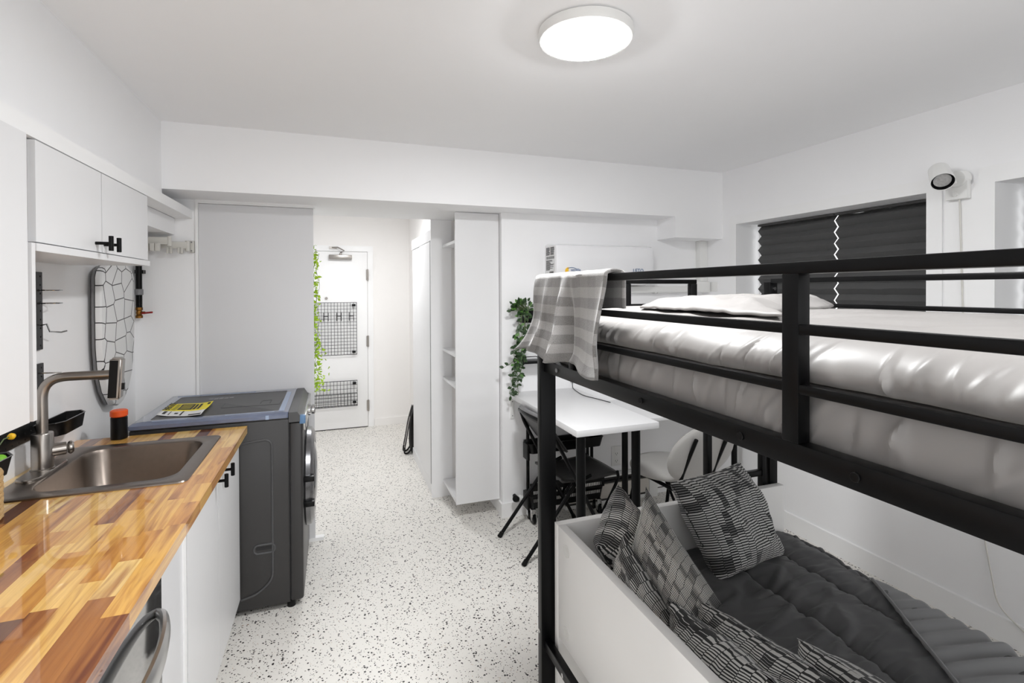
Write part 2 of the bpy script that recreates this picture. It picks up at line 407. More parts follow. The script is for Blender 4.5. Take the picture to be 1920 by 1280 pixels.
# casings: flat boards 1.2 cm proud with a shadow groove between them
bm = NB()
def casing(y0, y1, top):
    box(bm, XR-.010, XR, y1, y1+.062, wz[0]-.1, top); box(bm, XR-.010, XR, y0, y1, wz[1], top)
casing(1.691, 2.965, 2.148); casing(.14, 1.411, 2.158)
box(bm, XR-.010, XR, 1.621, 1.691, wz[0]-.1, 2.148); box(bm, XR-.010, XR, .06, .14, wz[0]-.1, 2.158)
box(bm, XR-.010, XR, 1.473, 1.611, wz[0]-.1, 2.09)
struct('trim_5', bm, TRIM, sm=False)
# windows
for i, (a, b) in enumerate(wy):
    bm = NB(); xw = XO-.03
    for (p, q, s, t) in ((a, b, wz[0], wz[0]+.03), (a, b, wz[1]-.006, wz[1]), (a, a+.006, wz[0], wz[1]), (b-.006, b, wz[0], wz[1])):
        box(bm, xw, XO, p, q, s, t)
    f = struct('window_%d' % (i+1), bm, TRIM, sm=False)
    for (p, q) in ((a+.006, b-.006),):
        g = obj('pane', bx(xw+.010, xw+.014, p, q, wz[0]+.03, wz[1]-.006), GLASS, f, sm=False)
    obj('sill', bx(XR-.02, xw, a, b, wz[0]-.02, wz[0]), TRIM, f, sm=False)
# baseboards
struct('baseboard_right', bx(XR-.012, XR, Y0, YB, 0, .115), TRIM, sm=False)
struct('baseboard_back', bx(1.105, 2.20, YB-.012, YB, 0, .10), TRIM, sm=False)
struct('baseboard_side', bx(1.105, 1.117, YB, 3.40, 0, .10), TRIM, sm=False)
struct('baseboard_hall', bx(.46, .875, 6.113, 6.125, 0, .085), HALLW, sm=False)

# ------------------------------------------------------------------ hall door
bm = NB(); box(bm, -.60, .385, 6.095, 6.125, .012, 2.044, .002)
door = struct('door_1', bm, TRIM)
door['label'] = 'white entrance door at the end of the hall'
bm = NB(); box(bm, .389, .452, 6.105, 6.125, 0, 2.115); box(bm, -.7, .389, 6.105, 6.125, 2.05, 2.115)
struct('trim_6', bm, TRIM, sm=False)
struct('trim_7', bx(-.6, .385, 6.118, 6.125, 0, .012), DARKGAP, sm=False)
for z in (1.78, 1.006, .255):
    bm = cyl(NB(), (.388, 6.088, z-.065), (.388, 6.088, z+.065), .011, seg=10)
    box(bm, .37, .40, 6.09, 6.096, z-.06, z+.06); obj('hinge', bm, STEEL, door)
bm = cyl(NB(), (-.065, 6.097, 1.51), (-.065, 6.085, 1.51), .016, seg=14); cyl(bm, (-.065, 6.088, 1.51), (-.065, 6.082, 1.51), .008, seg=10)
obj('peephole', bm, [STEEL], door)
bm = NB(); box(bm, -.035, .215, 6.035, 6.095, 1.955, 2.005, .006); cyl(bm, (.09, 6.06, 2.005), (.09, 6.06, 2.025), .014)
tube(bm, [(.09, 6.06, 2.03), (.13, 6.02, 2.05), (.06, 6.05, 2.09), (-.0, 6.09, 2.09)], .008, 6)
box(bm, -.03, .05, 6.085, 6.105, 2.075, 2.10)
obj('door_closer', bm, STEEL, door)

# wire grids on the door: frame, mesh, hooks
def wire_grid(name, label, x0, x1, y, z0, z1, nx, nz, hooks):
    t = thing(name, label, 'grid panel', ((x0+x1)/2, y, z0))
    bm = tube(NB(), [(x0, y, z0), (x1, y, z0), (x1, y, z1), (x0, y, z1)], .0045, 6, True); obj('frame', bm, BLACKM, t)
    bm = NB()
    for i in range(1, nx): cyl(bm, (x0+(x1-x0)*i/nx, y, z0), (x0+(x1-x0)*i/nx, y, z1), .0022, seg=5)
    for i in range(1, nz): cyl(bm, (x0, y, z0+(z1-z0)*i/nz), (x1, y, z0+(z1-z0)*i/nz), .0022, seg=5)
    stuff(obj('wire_mesh', bm, BLACKM, t))
    for zz in (z0+.03, z1-.03):
        obj('mounting_clip', box(NB(), x1-.05, x1-.012, y-.012, 6.095, zz-.012, zz+.012, .004), BLACKP, t)
    for hx in hooks:
        bm = NB()
        for s in (-.024, .024): tube(bm, [(hx+s, y-.004, z1-.11), (hx+s, y-.006, z1-.20), (hx+s, y-.03, z1-.205), (hx+s, y-.035, z1-.18)], .004, 5)
        cyl(bm, (hx-.024, y-.006, z1-.155), (hx+.024, y-.006, z1-.155), .004, seg=5); obj('hook', bm, BLACKM, t)
    return t
wire_grid('wire_grid', 'tall black wire grid with hooks on the hall door', -.36, .262, 6.065, .862, 1.46, 18, 16, (-.22, -.07, .07, .205))
t = wire_grid('wire_basket_grid', 'low black wire grid with basket at the bottom of the hall door', -.36, .265, 6.065, .28, .56, 17, 6, ())
bm = tube(NB(), [(-.36, 5.99, .425), (.262, 5.99, .425), (.262, 6.065, .45)], .004, 5); tube(bm, [(-.36, 5.99, .285), (.262, 5.99, .285), (.262, 6.065, .285)], .004, 5)
for i in range(19): cyl(bm, (-.36+.622*i/18, 5.99, .285), (-.36+.622*i/18, 5.99, .425), .0022, seg=5)
for i in range(1, 4): cyl(bm, (-.36, 5.99, .285+.14*i/4), (.262, 5.99, .285+.14*i/4), .0022, seg=5)
stuff(obj('basket_front', bm, BLACKM, t))

# ------------------------------------------------------------------ sliding panel in front of the hall with its frame
pn = struct('door_2', bx(-.745, -.112, 3.437, 3.462, .02, 2.118), PANEL, sm=False); pn['label'] = 'tall grey-white sliding panel behind the washer'
bm = NB(); box(bm, -.760, -.746, 3.420, 3.47, 0, 2.137); box(bm, -.746, -.098, 3.425, 3.475, 2.121, 2.137); box(bm, -.760, -.098, 3.418, 3.425, 2.127, 2.14)
box(bm, -.74, -.06, 3.43, 3.47, 0, .02)
struct('trim_8', bm, TRIM, sm=False)

# ------------------------------------------------------------------ closet along the hall and open shelf tower
t = thing('hall_closet', 'white built-in closet with sliding doors along the right of the hall', 'closet', (.80, 4.36, 0))
obj('carcass', bx(.737, .873, 3.87, 4.88, .08, 2.07), MELA, t, sm=False)
obj('side_panel', bx(.712, .873, 3.835, 3.853, 0, ZS-.001), WALL, t, sm=False)
for a, b in ((3.905, 4.43), (4.42, 4.88)):
    x = .722 if a < 4 else .730
    d = obj('door', bx(x, x+.012, a, b, .085, 1.98), MELA, t, sm=False)
obj('door_edge', bx(.716, .734, 3.885, 3.905, .09, 1.985), GREYPL, t, sm=False)
obj('fascia', bx(.722, .737, 3.87, 4.88, 1.985, 2.072), MELA, t, sm=False)
obj('plinth', bx(.722, .873, 3.87, 4.88, 0, .082), MELA, t, sm=False)
t = thing('shelf_tower', 'tall white open shelf tower seen from its plain side beside the hall', 'shelf', (.96, 3.6, .1))
obj('side_board', bx(.797, 1.112, 3.385, 3.403, .115, ZS-.006), MELA, t, sm=False)
obj('back_board', bx(1.102, 1.115, 3.403, 3.833, .115, ZS-.006), MELA, t, sm=False)
for z0 in (.115, .912, 1.132, 1.925): obj('shelf', bx(.80, 1.102, 3.403, 3.833, z0, z0+.02), MELA, t, sm=False)

# ------------------------------------------------------------------ ceiling lamps
def ceiling_lamp(x, y, z, label, dm, r=.163):
    t = thing('ceiling_light', label, 'light', (x, y, z-.045))
    lathe(NBX := NB(), [(r-.012, 0), (r, -.006), (r+.002, -.02), (r-.004, -.036), (r-.016, -.038), (r-.016, -.03), (0, -.03)], (x, y, z)); obj('housing', NBX, WPLAST, t)
    b = lathe(NB(), [(r-.017, -.031), (r-.018, -.039), (r-.03, -.044), (0, -.046)], (x, y, z)); obj('diffuser', b, dm, t)
ceiling_lamp(.83, 1.555, ZC, 'round white flush ceiling light above the bunk bed', DIFF)
ceiling_lamp(.25, 4.75, 2.455, 'round flush ceiling light of the hall', DIFFH, .14)
ceiling_lamp(.83, -.35, ZC, 'round flush ceiling light added behind the viewpoint as fill', DIFFB)  # unseen lamp, added to brighten the room from behind the camera

# ================================================================== KITCHEN
ZT = .945; XF = -.393; CT = .035
# upper cabinets
XU = -.775
t = thing('upper_cabinet', 'white two-door wall cabinet above the sink with black pulls', 'cabinet', (-.92, 2.2, 1.715))
obj('body', bx(XL+.002, XU-.019, 1.757, 2.662, 1.736, 2.024), MELA, t, sm=False)
obj('bottom_shelf', bx(XL+.002, XU+.004, 1.757, 2.675, 1.713, 1.735), MELA, t, sm=False)
for a, b, hy in ((1.762, 2.184, 2.135), (2.191, 2.662, 2.205)):
    d = obj('door', bx(XU-.018, XU, a, b, 1.739, 2.022), MELA, t, sm=False)
    bm = cyl(NB(), (XU-.002, hy, 1.768), (XU+.045, hy, 1.768), .0055, seg=10); cyl(bm, (XU+.045, hy, 1.742), (XU+.045, hy, 1.794), .0075, seg=12, bev=.001)
    obj('handle', bm, BLACK, d)
t = thing('tall_wall_cabinet', 'white tall wall cabinet at the left edge of the picture', 'cabinet', (-.92, 1.3, 1.25))
obj('body', bx(XL+.002, XU-.022, .9, 1.735, 1.252, 2.024), MELA, t, sm=False)
obj('side_panel', bx(XL+.002, XU+.001, 1.737, 1.755, 1.244, 1.735), MELA, t, sm=False)
obj('door', bx(XU-.020, XU+.002, 1.32, 1.716, 1.246, 2.026), MELA, t, sm=False)
obj('door', bx(XU-.020, XU+.002, .905, 1.316, 1.246, 2.026), MELA, t, sm=False)

# base units
XB = -.43
t = thing('sink_base_cabinet', 'white base cabinet under the sink with two doors and black T pulls', 'cabinet', (-.75, 2.25, 0))
obj('body', bx(-1.0, XB-.02, 1.80, 2.722, .10, .72), MELA, t, sm=False)
obj('plinth', bx(-1.0, XB-.06, 1.80, 2.722, 0, .10), MELA, t, sm=False)
obj('top_rail', bx(XB-.05, XB-.02, 1.80, 2.722, .72, ZT-CT-.001), MELA, t, sm=False)
for a, b, hy in ((1.805, 2.258, 2.195), (2.262, 2.722, 2.325)):
    d = obj('door', bx(XB-.019, XB, a, b, .105, .902), MELA, t, sm=False)
    bm = cyl(NB(), (XB, hy, .868), (XB+.04, hy, .868), .0055, seg=10); cyl(bm, (XB+.04, hy, .842), (XB+.04, hy, .893), .0075, seg=12, bev=.001)
    obj('handle', bm, BLACK, d)
t = thing('filler_panel', 'grey-white filler panel between dishwasher and sink cabinet', 'panel', (-.5, 1.68, 0))
obj('panel', bx(-1.0, XB-.004, 1.565, 1.765, 0, ZT-CT-.001), PANEL, t, sm=False)
obj('edge_strip', bx(-.9, XB+.001, 1.765, 1.776, 0, ZT-CT-.001), TRIM, t, sm=False)
obj('shadow_gap', bx(-.9, XB-.012, 1.776, 1.786, 0, ZT-CT-.001), DARKGAP, t, sm=False)
obj('edge_strip', bx(-.9, XB-.002, 1.786, 1.80, 0, ZT-CT-.001), TRIM, t, sm=False)
t = thing('dishwasher', 'stainless dishwasher with bowed handle under the wooden worktop', 'dishwasher', (-.7, 1.25, 0))
obj('body', bx(-1.0, XB-.02, .955, 1.560, .02, .865), GREYPL, t, sm=False)
obj('door', bx(XB-.02, XB, .958, 1.558, .10, .868, bev=.003), DWSTEEL, t)
obj('control_strip', bx(XB-.035, XB+.002, .958, 1.558, .869, .900, bev=.002), BLACKP, t)
obj('kick_plate', bx(-.95, XB-.06, .958, 1.558, .0, .098), BLACKP, t, sm=False)
bm = NB(); loops = []
for i in range(25):
    s = i/24; y = 1.515-.55*s; bow = .062*math.sin(pi*min(1, max(0, s)))**.6+.002
    e = .012+.020*math.sin(pi*s)**.5; zc = .775
    loops.append([(XB+bow+.012*cos(a), y, zc+e*sin(a)) for a in [2*pi*k/10 for k in range(10)]])
loft(bm, loops, True, True); obj('handle', bm, mat('handle_steel', rgb(205, 205, 205), .3, 1), t)

# worktop of acacia staves
t = thing('butcher_block_worktop', 'glossy butcher block worktop of light and dark wooden staves', 'worktop', (-.73, 1.6, ZT-CT))
SX0, SX1, SY0, SY1 = -1.012, -.492, 2.005, 2.562     # sink cut-out
cube = bpy.data.meshes.new('stave'); bmc = NB(); bmesh.ops.create_cube(bmc, size=1); bmc.to_mesh(cube); bmc.free(); cube.materials.append(STAVE)
pal = [(rgb(240, 196, 112), 6), (rgb(232, 180, 92), 6), (rgb(214, 154, 72), 4), (rgb(172, 112, 54), 4), (rgb(140, 86, 42), 3), (rgb(108, 64, 34), 1.6), (rgb(244, 208, 132), 4)]
rows = [XF-.0455*i for i in range(3)]
xs = [XF, -.4425, SX1]; nmid = 11
xs += [SX1+(SX0-SX1)*i/nmid for i in range(1, nmid+1)] + [XL+.002]
def stave(x0, x1, y0, y1, c):
    o = bpy.data.objects.new('stave', cube); COL.objects.link(o); o.parent = t
    o.location = Vector(((x0+x1)/2, (y0+y1)/2, ZT-CT/2))-WL[t.name]; o.scale = (x1-x0-.0002, y1-y0-.0002, CT); o.color = c
YW0, YW1 = .55, 2.722
prev = None
for i in range(len(xs)-1):
    x1, x0 = xs[i], xs[i+1]; y = YW0-random.random()*.4
    while y < YW1-1e-6:
        L = random.choice((.16, .22, .28, .34, .42)); y2 = min(y+L, YW1)
        if YW1-y2 < .12: y2 = YW1
        while True:
            c = random.choices([p[0] for p in pal], [p[1] for p in pal])[0]
            if c != prev: break
        prev = c
        for a, b in (((y, y2),) if i < 2 or i >= 2+nmid else ((y, min(y2, SY0)), (max(y, SY1), y2))):
            a = max(a, YW0)
            if b-a > .004: stave(x0, x1, a, b, c)
        y = y2
# sink
t = thing('sink', 'drop-in stainless steel sink set in the wooden worktop', 'sink', (-.75, 2.28, .76))
def rl(x0, x1, y0, y1, r, z): return [(p[0], p[1], z) for p in rrect(x0, x1, y0, y1, r)]
bm = NB(); X0, X1, Ya, Yb = -1.030, -.474, 1.988, 2.580
loft(bm, [rl(X0, X1, Ya, Yb, .03, ZT+.0005), rl(X0+.002, X1-.002, Ya+.002, Yb-.002, .03, ZT+.005), rl(X0+.010, X1-.010, Ya+.010, Yb-.010, .03, ZT+.006),
          rl(-.944, -.520, 2.040, 2.520, .075, ZT+.006), rl(-.940, -.524, 2.044, 2.516, .072, ZT+.004), rl(-.936, -.528, 2.048, 2.512, .07, ZT-.008),
          rl(-.925, -.540, 2.06, 2.50, .07, ZT-.13), rl(-.91, -.555, 2.075, 2.485, .065, ZT-.155), rl(-.87, -.59, 2.11, 2.45, .05, ZT-.165), rl(-.76, -.70, 2.25, 2.31, .025, ZT-.168)], False, True)
obj('basin', bm, SINKM, t)
bm = lathe(NB(), [(.0, .004), (.03, .004), (.043, .001), (.045, -.002)], (-.73, 2.28, ZT-.166)); obj('drain', bm, CHROME, t)
# faucet
fx, fy = -.988, 2.272
t = thing('kitchen_faucet', 'brushed steel faucet with swivel arm and square display head', 'faucet', (fx, fy, ZT+.006))
bm = NB(); zb = ZT+.0065
st = [(fx+(.036*cos(a)), fy+math.copysign(.085, sin(a))+.036*sin(a)) for a in [2*pi*(k+.5)/24 for k in range(24)]]
loft(bm, [[(x, y, zb) for x, y in st], [(x, y, zb+.006) for x, y in st], [(fx+(x-fx)*.93, fy+(y-fy)*.97, zb+.009) for x, y in st]], True, True); obj('deck_plate', bm, STEEL, t)
bm = lathe(NB(), [(.035, 0), (.035, .004), (.0315, .006), (.0315, .128), (.030, .131), (.018, .132)], (fx, fy, zb+.008)); obj('body', bm, STEEL, t)
bm = tube(NB(), bend([(fx, fy, zb+.13), (fx, fy, 1.290), (fx+.206, fy+.028, 1.286)], .075, 10), .0165, 20); obj('spout_arm', bm, STEEL, t)
hx, hy, hz = fx+.213, fy+.03, 1.27
bm = NB(); obox(bm, (hx, hy, hz), (1, .12, -.06), (-.12, 1, 0), (.06, 0, 1), .020, .026, .079)
bmesh.ops.bevel(bm, geom=bm.edges[:], offset=.007, segments=3, affect='EDGES'); hd = obj('spray_head', bm, STEEL, t)
bm = NB(); obox(bm, (hx-.002, hy-.0265, hz), (1, .12, -.06), (-.12, 1, 0), (.06, 0, 1), .013, .0015, .070); obj('display', bm, BLACKP, hd)
bm = NB(); obox(bm, (hx+.023, hy-.01, hz-.03), (1, .12, -.06), (-.12, 1, 0), (.06, 0, 1), .006, .006, .012); obj('button', bm, BLACKP, hd)
bm = cyl(NB(), (fx+.02, fy+.012, 1.022), (fx+.058, fy+.03, 1.022), .023, seg=24, bev=.002); cyl(bm, (fx+.060, fy+.031, 1.022), (fx+.076, fy+.039, 1.022), .0235, seg=24, bev=.006); obj('valve_knob', bm, STEEL, t)

# washer
WX0, WX1, WY0, WY1, WT = -.882, -.146, 2.747, 3.412, .988
t = thing('washing_machine', 'graphite front-load washing machine beside the wooden worktop', 'washer', ((WX0+WX1)/2, 3.08, 0))
bm = NB(); box(bm, WX0, -.212, WY0+.004, WY1-.004, .03, .955, .004); obj('cabinet', bm, WASH, t)
pl = [(-.445, .17), (-.275, .15)]
# raised rounded outline pressed in the side panel
bm = tube(NB(), bend([(-.45, WY0+.003, .12), (-.45, WY0+.003, .85), (-.288, WY0+.003, .866), (-.288, WY0+.003, .16), (-.36, WY0+.003, .10), (-.43, WY0+.003, .085)], .045, 6), .0055, 8); obj('side_embossing', bm, WASHTOP, t)
bm = tube(NB(), [(p[0], WY0+.003, p[1]) for p in rrect(-.372, -.278, .300, .342, .019, 6)], .0055, 8, True); g = obj('side_grip', bm, WASHTOP, t)
bm = loft(NB(), [[(p[0], WY0+d, p[1]) for p in rrect(-.368, -.282, .304, .338, .016, 6)] for d in (.004, .002)], True, True); obj('grip_plate', bm, WASH, g)
bm = loft(NB(), [[(p[0], WY0+d, p[1]) for p in rrect(-.363, -.287, .317, .333, .0078, 6)] for d in (.003, .0012)], True, True); obj('grip_hollow', bm, WASHDK, g)
bm = NB(); box(bm, -.209, WX1, WY0, WY1, .035, .935, .012, 3); obj('front_panel', bm, WASH, t)
obj('seam', bx(-.213, -.2085, WY0+.006, WY1-.006, .03, .95), WASHDK, t, sm=False)
# top lid with film-covered rim
bm = NB(); zt = WT
loft(bm, [[(x, y, z) for x, y in rrect(WX0+i, -.212, WY0+i, WY1-i, .012)] for z, i in ((.957, .002), (.962, -.002), (.978, -.001), (WT-.002, .008), (WT, .012))], True, True); obj('lid', bm, WASHTOP, t)
bm = NB()
def ringloop(i, z, xr): return [(x, y, z) for x, y in rrect(WX0+i, xr, WY0+i, WY1-i, .010)]
loft(bm, [ringloop(-.0035, .963, -.2125), ringloop(-.0035, .979, -.2125), ringloop(.010, WT+.001, -.213), ringloop(.064, WT+.0012, -.262)]); obj('protective_film', bm, FILM, t)
bm = NB()
for (a, b, c, d) in ((-.845, -.44, 3.375, 3.385), (-.26, -.235, 2.80, 3.3), (-.50, -.28, 2.79, 2.797), (-.8, -.66, 2.775, 2.782)): box(bm, a, b, c, d, WT+.0012, WT+.002)
box(bm, -.315, -.300, WY0-.006, WY0-.003, .962, .982); obj('film_crease', bm, mat('film_crease', rgb(150, 165, 190), .25), t, sm=False)
bm = NB()
def ln(x0, y0, x1, y1):
    d = Vector((x1-x0, y1-y0, 0)); n = d.cross(Vector((0, 0, 1))).normalized()
    obox(bm, ((x0+x1)/2, (y0+y1)/2, WT+.0004), d, n, (0, 0, 1), d.length/2, .0016, .0006)
for s in ((-0.551, 2.976, -0.551, 3.098), (-0.551, 2.976, -0.273, 2.972), (-0.273, 2.972, -0.265, 3.119), (-0.372, 3.024, -0.369, 3.092), (-0.369, 3.092, -0.323, 3.098), (-0.323, 3.098, -0.324, 3.015)): ln(*s)
obj('lid_marking', bm, WASHDK, t, sm=False)
bm = NB()
for k in range(5): box(bm, -.66+k*.026, -.64+k*.026, 3.225-.004*(k % 2), 3.26+.004*(k % 3), WT+.0003, WT+.001)
obj('printed_mark', bm, GREYPL, t, sm=False)
# console on the front top
bm = NB(); prism(bm, [(-.211, .938), (WX1+.006, .938), (WX1+.012, .95), (WX1-.006, WT-.03), (WX1-.022, WT-.004), (-.17, WT), (-.211, WT)], 'y', WY0, WY1)
obj('console', bm, WASHTOP, t)
obj('console_film', bx(WX1-.016, WX1+.0135, WY0-.001, WY0+.028, .925, WT-.018, bev=.006), FILM2, t)
obj('console_face', bx(WX1-.005, WX1+.014, WY0+.03, WY1-.01, .885, .955, bev=.005), mat('console_silver', rgb(190, 190, 188), .2, 1), t)
bm = cyl(NB(), (WX1+.012, 3.06, .928), (WX1+.028, 3.06, .928), .033, seg=28, bev=.003); cyl(bm, (WX1+.03, 3.06, .928), (WX1+.05, 3.06, .928), .027, seg=28, bev=.004); obj('dial', bm, CHROME, t)
# front door: ring, glass, handle
dc = (WX1-.004, 3.08, .555)
bm = lathe(NB(), [(.262, 0), (.268, .012), (.262, .034), (.235, .05), (.205, .05), (.19, .04)], dc, (1, 0, 0), 48); dd = obj('door_ring', bm, mat('door_ring', rgb(120, 120, 122), .25, .9), t)
bm = lathe(NB(), [(.19, .035), (.17, .052), (.10, .064), (0, .068)], dc, (1, 0, 0), 40); obj('door_glass', bm, GLASSDK, dd)
for z in (.62, .49): obj('hinge_cover', bx(WX1+.0, WX1+.052, WY0+.055, WY0+.10, z-.014, z+.014, bev=.003), BLACKP, dd)
for yy in (WY0+.03, WY1-.03):
    for xx in (WX0+.05, WX1-.06): obj('foot', cyl(NB(), (xx, yy, 0), (xx, yy, .035), .02, seg=14), BLACKP, t)
# energy label lying on the washer
t = thing('energy_label', 'curled yellow and white paper energy label lying on the washer', 'label', (-.71, 2.98, WT+.004))
def lab(u, v):
    p = Vector((-.815, 2.885, 0)).lerp(Vector((-.605, 2.80, 0)), u).lerp(Vector((-.82, 3.155, 0)).lerp(Vector((-.611, 3.11, 0)), u), v)
    p.z = WT+.004+.02*max(0, u-.62)**1.5*2.2+.012*max(0, .25-u)*(1-v)*2+.002*sin(v*7)
    return p
def labgrid(u0, u1, v0, v1, lift, nu=16, nv=8):
    bm = NB(); grid(bm, nu, nv, lambda a, b: lab(u0+(u1-u0)*a, v0+(v1-v0)*b)+Vector((0, 0, lift))); return bm
solidify(obj('white_section', labgrid(0, 1, 0, .36, 0), PAPER, t, normals=False), .0006)
solidify(obj('yellow_section', labgrid(0, 1, .36, 1, 0), YELLOW, t, normals=False), .0006)
bm = NB()
for (a, b, c, d) in ((.30, .62, .48, .92), (.64, .70, .5, .9), (.73, .79, .5, .9), (.90, .97, .80, .92)): grid(bm, 6, 4, lambda u, v: lab(a+(b-a)*u, c+(d-c)*v)+Vector((0, 0, .0012)))
for (a, b, c, d) in ((.10, .17, .08, .30), (.24, .26, .05, .3), (.50, .54, .03, .33), (.70, .98, .03, .09), (.36, .44, .12, .2)): grid(bm, 6, 4, lambda u, v: lab(a+(b-a)*u, c+(d-c)*v)+Vector((0, 0, .0012)))
for k in range(6): grid(bm, 4, 1, lambda u, v: lab(.185+.09*u, .45+k*.085+.03*v)+Vector((0, 0, .0012)))
obj('printed_block', bm, INK, t, normals=False)
e1 = lab(.09, .98)-lab(.09, .4); e2 = lab(.03, .4)-lab(.12, .4)
bmt = text_bm('ENERGUIDE', .052, lab(.155, .40)+Vector((0, 0, .0025)), (e1.x, e1.y, 0), (e2.x, e2.y, 0), .0004, stretch=.62); obj('lettering', bmt, INK, t)
bm = NB()
for k in range(4): grid(bm, 3, 1, lambda u, v: lab(.34+.24*u, .55+k*.09+.025*v)+Vector((0, 0, .002)))
obj('printed_line', bm, YELLOW, t, normals=False)

# spice jar
bm = cyl(NB(), (-.897, 2.688, ZT), (-.897, 2.688, ZT+.098), .031, seg=24, bev=.003)
t = thing('jar', 'black jar with orange lid at the far end of the worktop', 'jar', (-.897, 2.688, ZT))
obj('body', bm, BLACKP, t); obj('lid', cyl(NB(), (-.897, 2.688, ZT+.099), (-.897, 2.688, ZT+.128), .0325, seg=24, bev=.004), ORANGE, t)

# wall strips, pegboards, trays
def pegboard(name, label, y0, y1, z0, z1, nx, nz):
    t = thing(name, label, 'pegboard', (XL, (y0+y1)/2, z0))
    obj('plate', bx(XL+.002, XL+.012, y0, y1, z0, z1, bev=.0015), BLACKP, t)
    bm = NB()
    for i in range(nx):
        for k in range(nz):
            yy = y0+(y1-y0)*(i+.5)/nx; zz = z0+(z1-z0)*(k+.5)/nz
            cyl(bm, (XL+.012, yy, zz), (XL+.0124, yy, zz), .0035, seg=8)
    stuff(obj('peg_hole', bm, mat('peg_hole_shade', rgb(6, 6, 6), .9), t)); return t
pb = pegboard('pegboard_strip', 'upper black pegboard strip with chrome rings left of the ironing board', 2.30, 2.435, 1.377, 1.675, 4, 9)
pb2 = pegboard('pegboard_strip', 'lower black pegboard strip behind the faucet riser', 2.30, 2.438, 1.125, 1.325, 4, 6)
bar = pegboard('pegboard_rail', 'long horizontal black pegboard rail low on the kitchen wall', 1.60, 2.44, 1.052, 1.118, 22, 3)
for z in (1.605, 1.555):
    bm = tube(NB(), [(XL+.04+.03*cos(a), 2.43+.045*sin(a), z) for a in [2*pi*k/20 for k in range(20)]], .0025, 6, True); cyl(bm, (XL+.012, 2.40, z), (XL+.02, 2.40, z), .004)
    obj('ring_holder', bm, CHROME, pb)
obj('hook', tube(NB(), [(XL+.012, 2.42, 1.47), (XL+.03, 2.42, 1.475), (XL+.035, 2.43, 1.445), (XL+.06, 2.455, 1.44), (XL+.075, 2.465, 1.445)], .003, 6), CHROME, pb)
obj('hook', tube(NB(), [(XL+.012, 2.40, 1.29), (XL+.03, 2.40, 1.29), (XL+.07, 2.43, 1.285)], .003, 6), CHROME, pb2)
def tray(label, y0, y1, xw, z0, z1):
    t = thing('wall_tray', label, 'tray', (XL+.06, (y0+y1)/2, z0), 'black trays on the kitchen wall')
    o_ = [(XL+.014, y0), (XL+.014, y1), (xw-.03, y1+.012), (xw, y1-.03), (xw, y0+.05), (xw-.02, y0+.02)]
    cen = Vector((sum(p[0] for p in o_)/6, sum(p[1] for p in o_)/6))
    def lp(k, z): return [(cen.x+(p[0]-cen.x)*k, cen.y+(p[1]-cen.y)*k, z) for p in o_]
    bm = NB(); loft(bm, [lp(.86, z0), lp(1.0, z1), lp(1.03, z1+.002), lp(.96, z1+.001), lp(.82, z0+.004)], True, True); obj('bin', bm, BLACKP, t)
    obj('rim', tube(NB(), lp(1.02, z1+.001), .0016, 6, True), GREYPL, t)
    return t
tray('black wall tray right of the faucet', 2.36, 2.60, -.975, 1.045, 1.098)
t2 = tray('black wall tray with flowers left of the faucet', 1.74, 2.05, -.955, 1.030, 1.083)
t = thing('small_flowers', 'yellow flower and green leaves in the left wall tray', 'flowers', (-.99, 1.99, 1.035))
obj('stem', tube(NB(), [(-.995, 1.975, 1.036), (-.985, 1.985, 1.10), (-.975, 2.02, 1.137), (-.972, 2.045, 1.137)], .002, 6), STEM, t)
obj('flower', lathe(NB(), [(0, 0), (.008, .003), (.011, .01), (.008, .018), (0, .02)], (-.972, 2.04, 1.137), (.2, 1, 0), 12), FLOWER, t)
obj('leaf', lathe(NB(), [(0, 0), (.010, .001), (.014, .003), (.010, .005), (0, .006)], (-.972, 1.998, 1.082), (.6, -.5, .8), 14), BRIGHTLEAF, t)
obj('leaf', lathe(NB(), [(0, 0), (.012, .002), (.016, .005), (.01, .008), (0, .01)], (-.985, 2.0, 1.170), (.6, -.5, .8), 12), BRIGHTLEAF, t)
obj('stem', tube(NB(), [(-.99, 1.985, 1.036), (-.987, 1.993, 1.12), (-.985, 2.0, 1.168)], .002, 6), STEM, t)
# woven basket
t = thing('woven_basket', 'woven rope basket on the worktop left of the sink', 'basket', (-1.0, 1.825, ZT))
bm = lathe(NB(), [(0, .006), (.078, .006), (.08, .13), (.072, .13), (.07, .012), (0, .012)], (-.985, 1.83, ZT), seg=24); obj('lining', bm, ROPE, t)
for k in range(9):
    z = ZT+.008+k*.0155
    bm = tube(NB(), [(-.985+(.084+.003*sin(i*pi))*cos(a), 1.83+.084*sin(a), z+.003*sin(a*9+k*pi)) for i, a in enumerate([2*pi*q/40 for q in range(40)])], .0075, 7, True); obj('rope_coil', bm, ROPE, t)

# ironing board on the wall
t = thing('ironing_board', 'small ironing board with white hexagon-line cover hung on the wall', 'ironing board', (XL+.04, 3.02, 1.03))
out = []
for k in range(9): a = R(180-k*180/8); out.append((3.035+.205*cos(a), 1.67+.075*sin(a)))
for p in ((3.24, 1.5), (3.232, 1.3), (3.20, 1.17), (3.14, 1.085), (3.08, 1.042), (3.02, 1.03), (2.955, 1.048), (2.89, 1.12), (2.845, 1.22), (2.828, 1.34), (2.826, 1.5)): out.append(p)
cen = Vector((3.03, 1.4))
def ib(k, x): return [(x, cen.x+(p[0]-cen.x)*k, cen.y+(p[1]-cen.y)*(1-(1-k)*.5)) for p in out]
bm = NB(); loft(bm, [ib(.95, XL+.03), ib(1, XL+.035), ib(1, XL+.048), ib(.975, XL+.058), ib(.93, XL+.061)], True, True); obj('padded_cover', bm, HEXC, t)
bm = NB(); loft(bm, [ib(.97, XL+.018), ib(.97, XL+.029)], True, True); obj('board', bm, GREYPL, t)
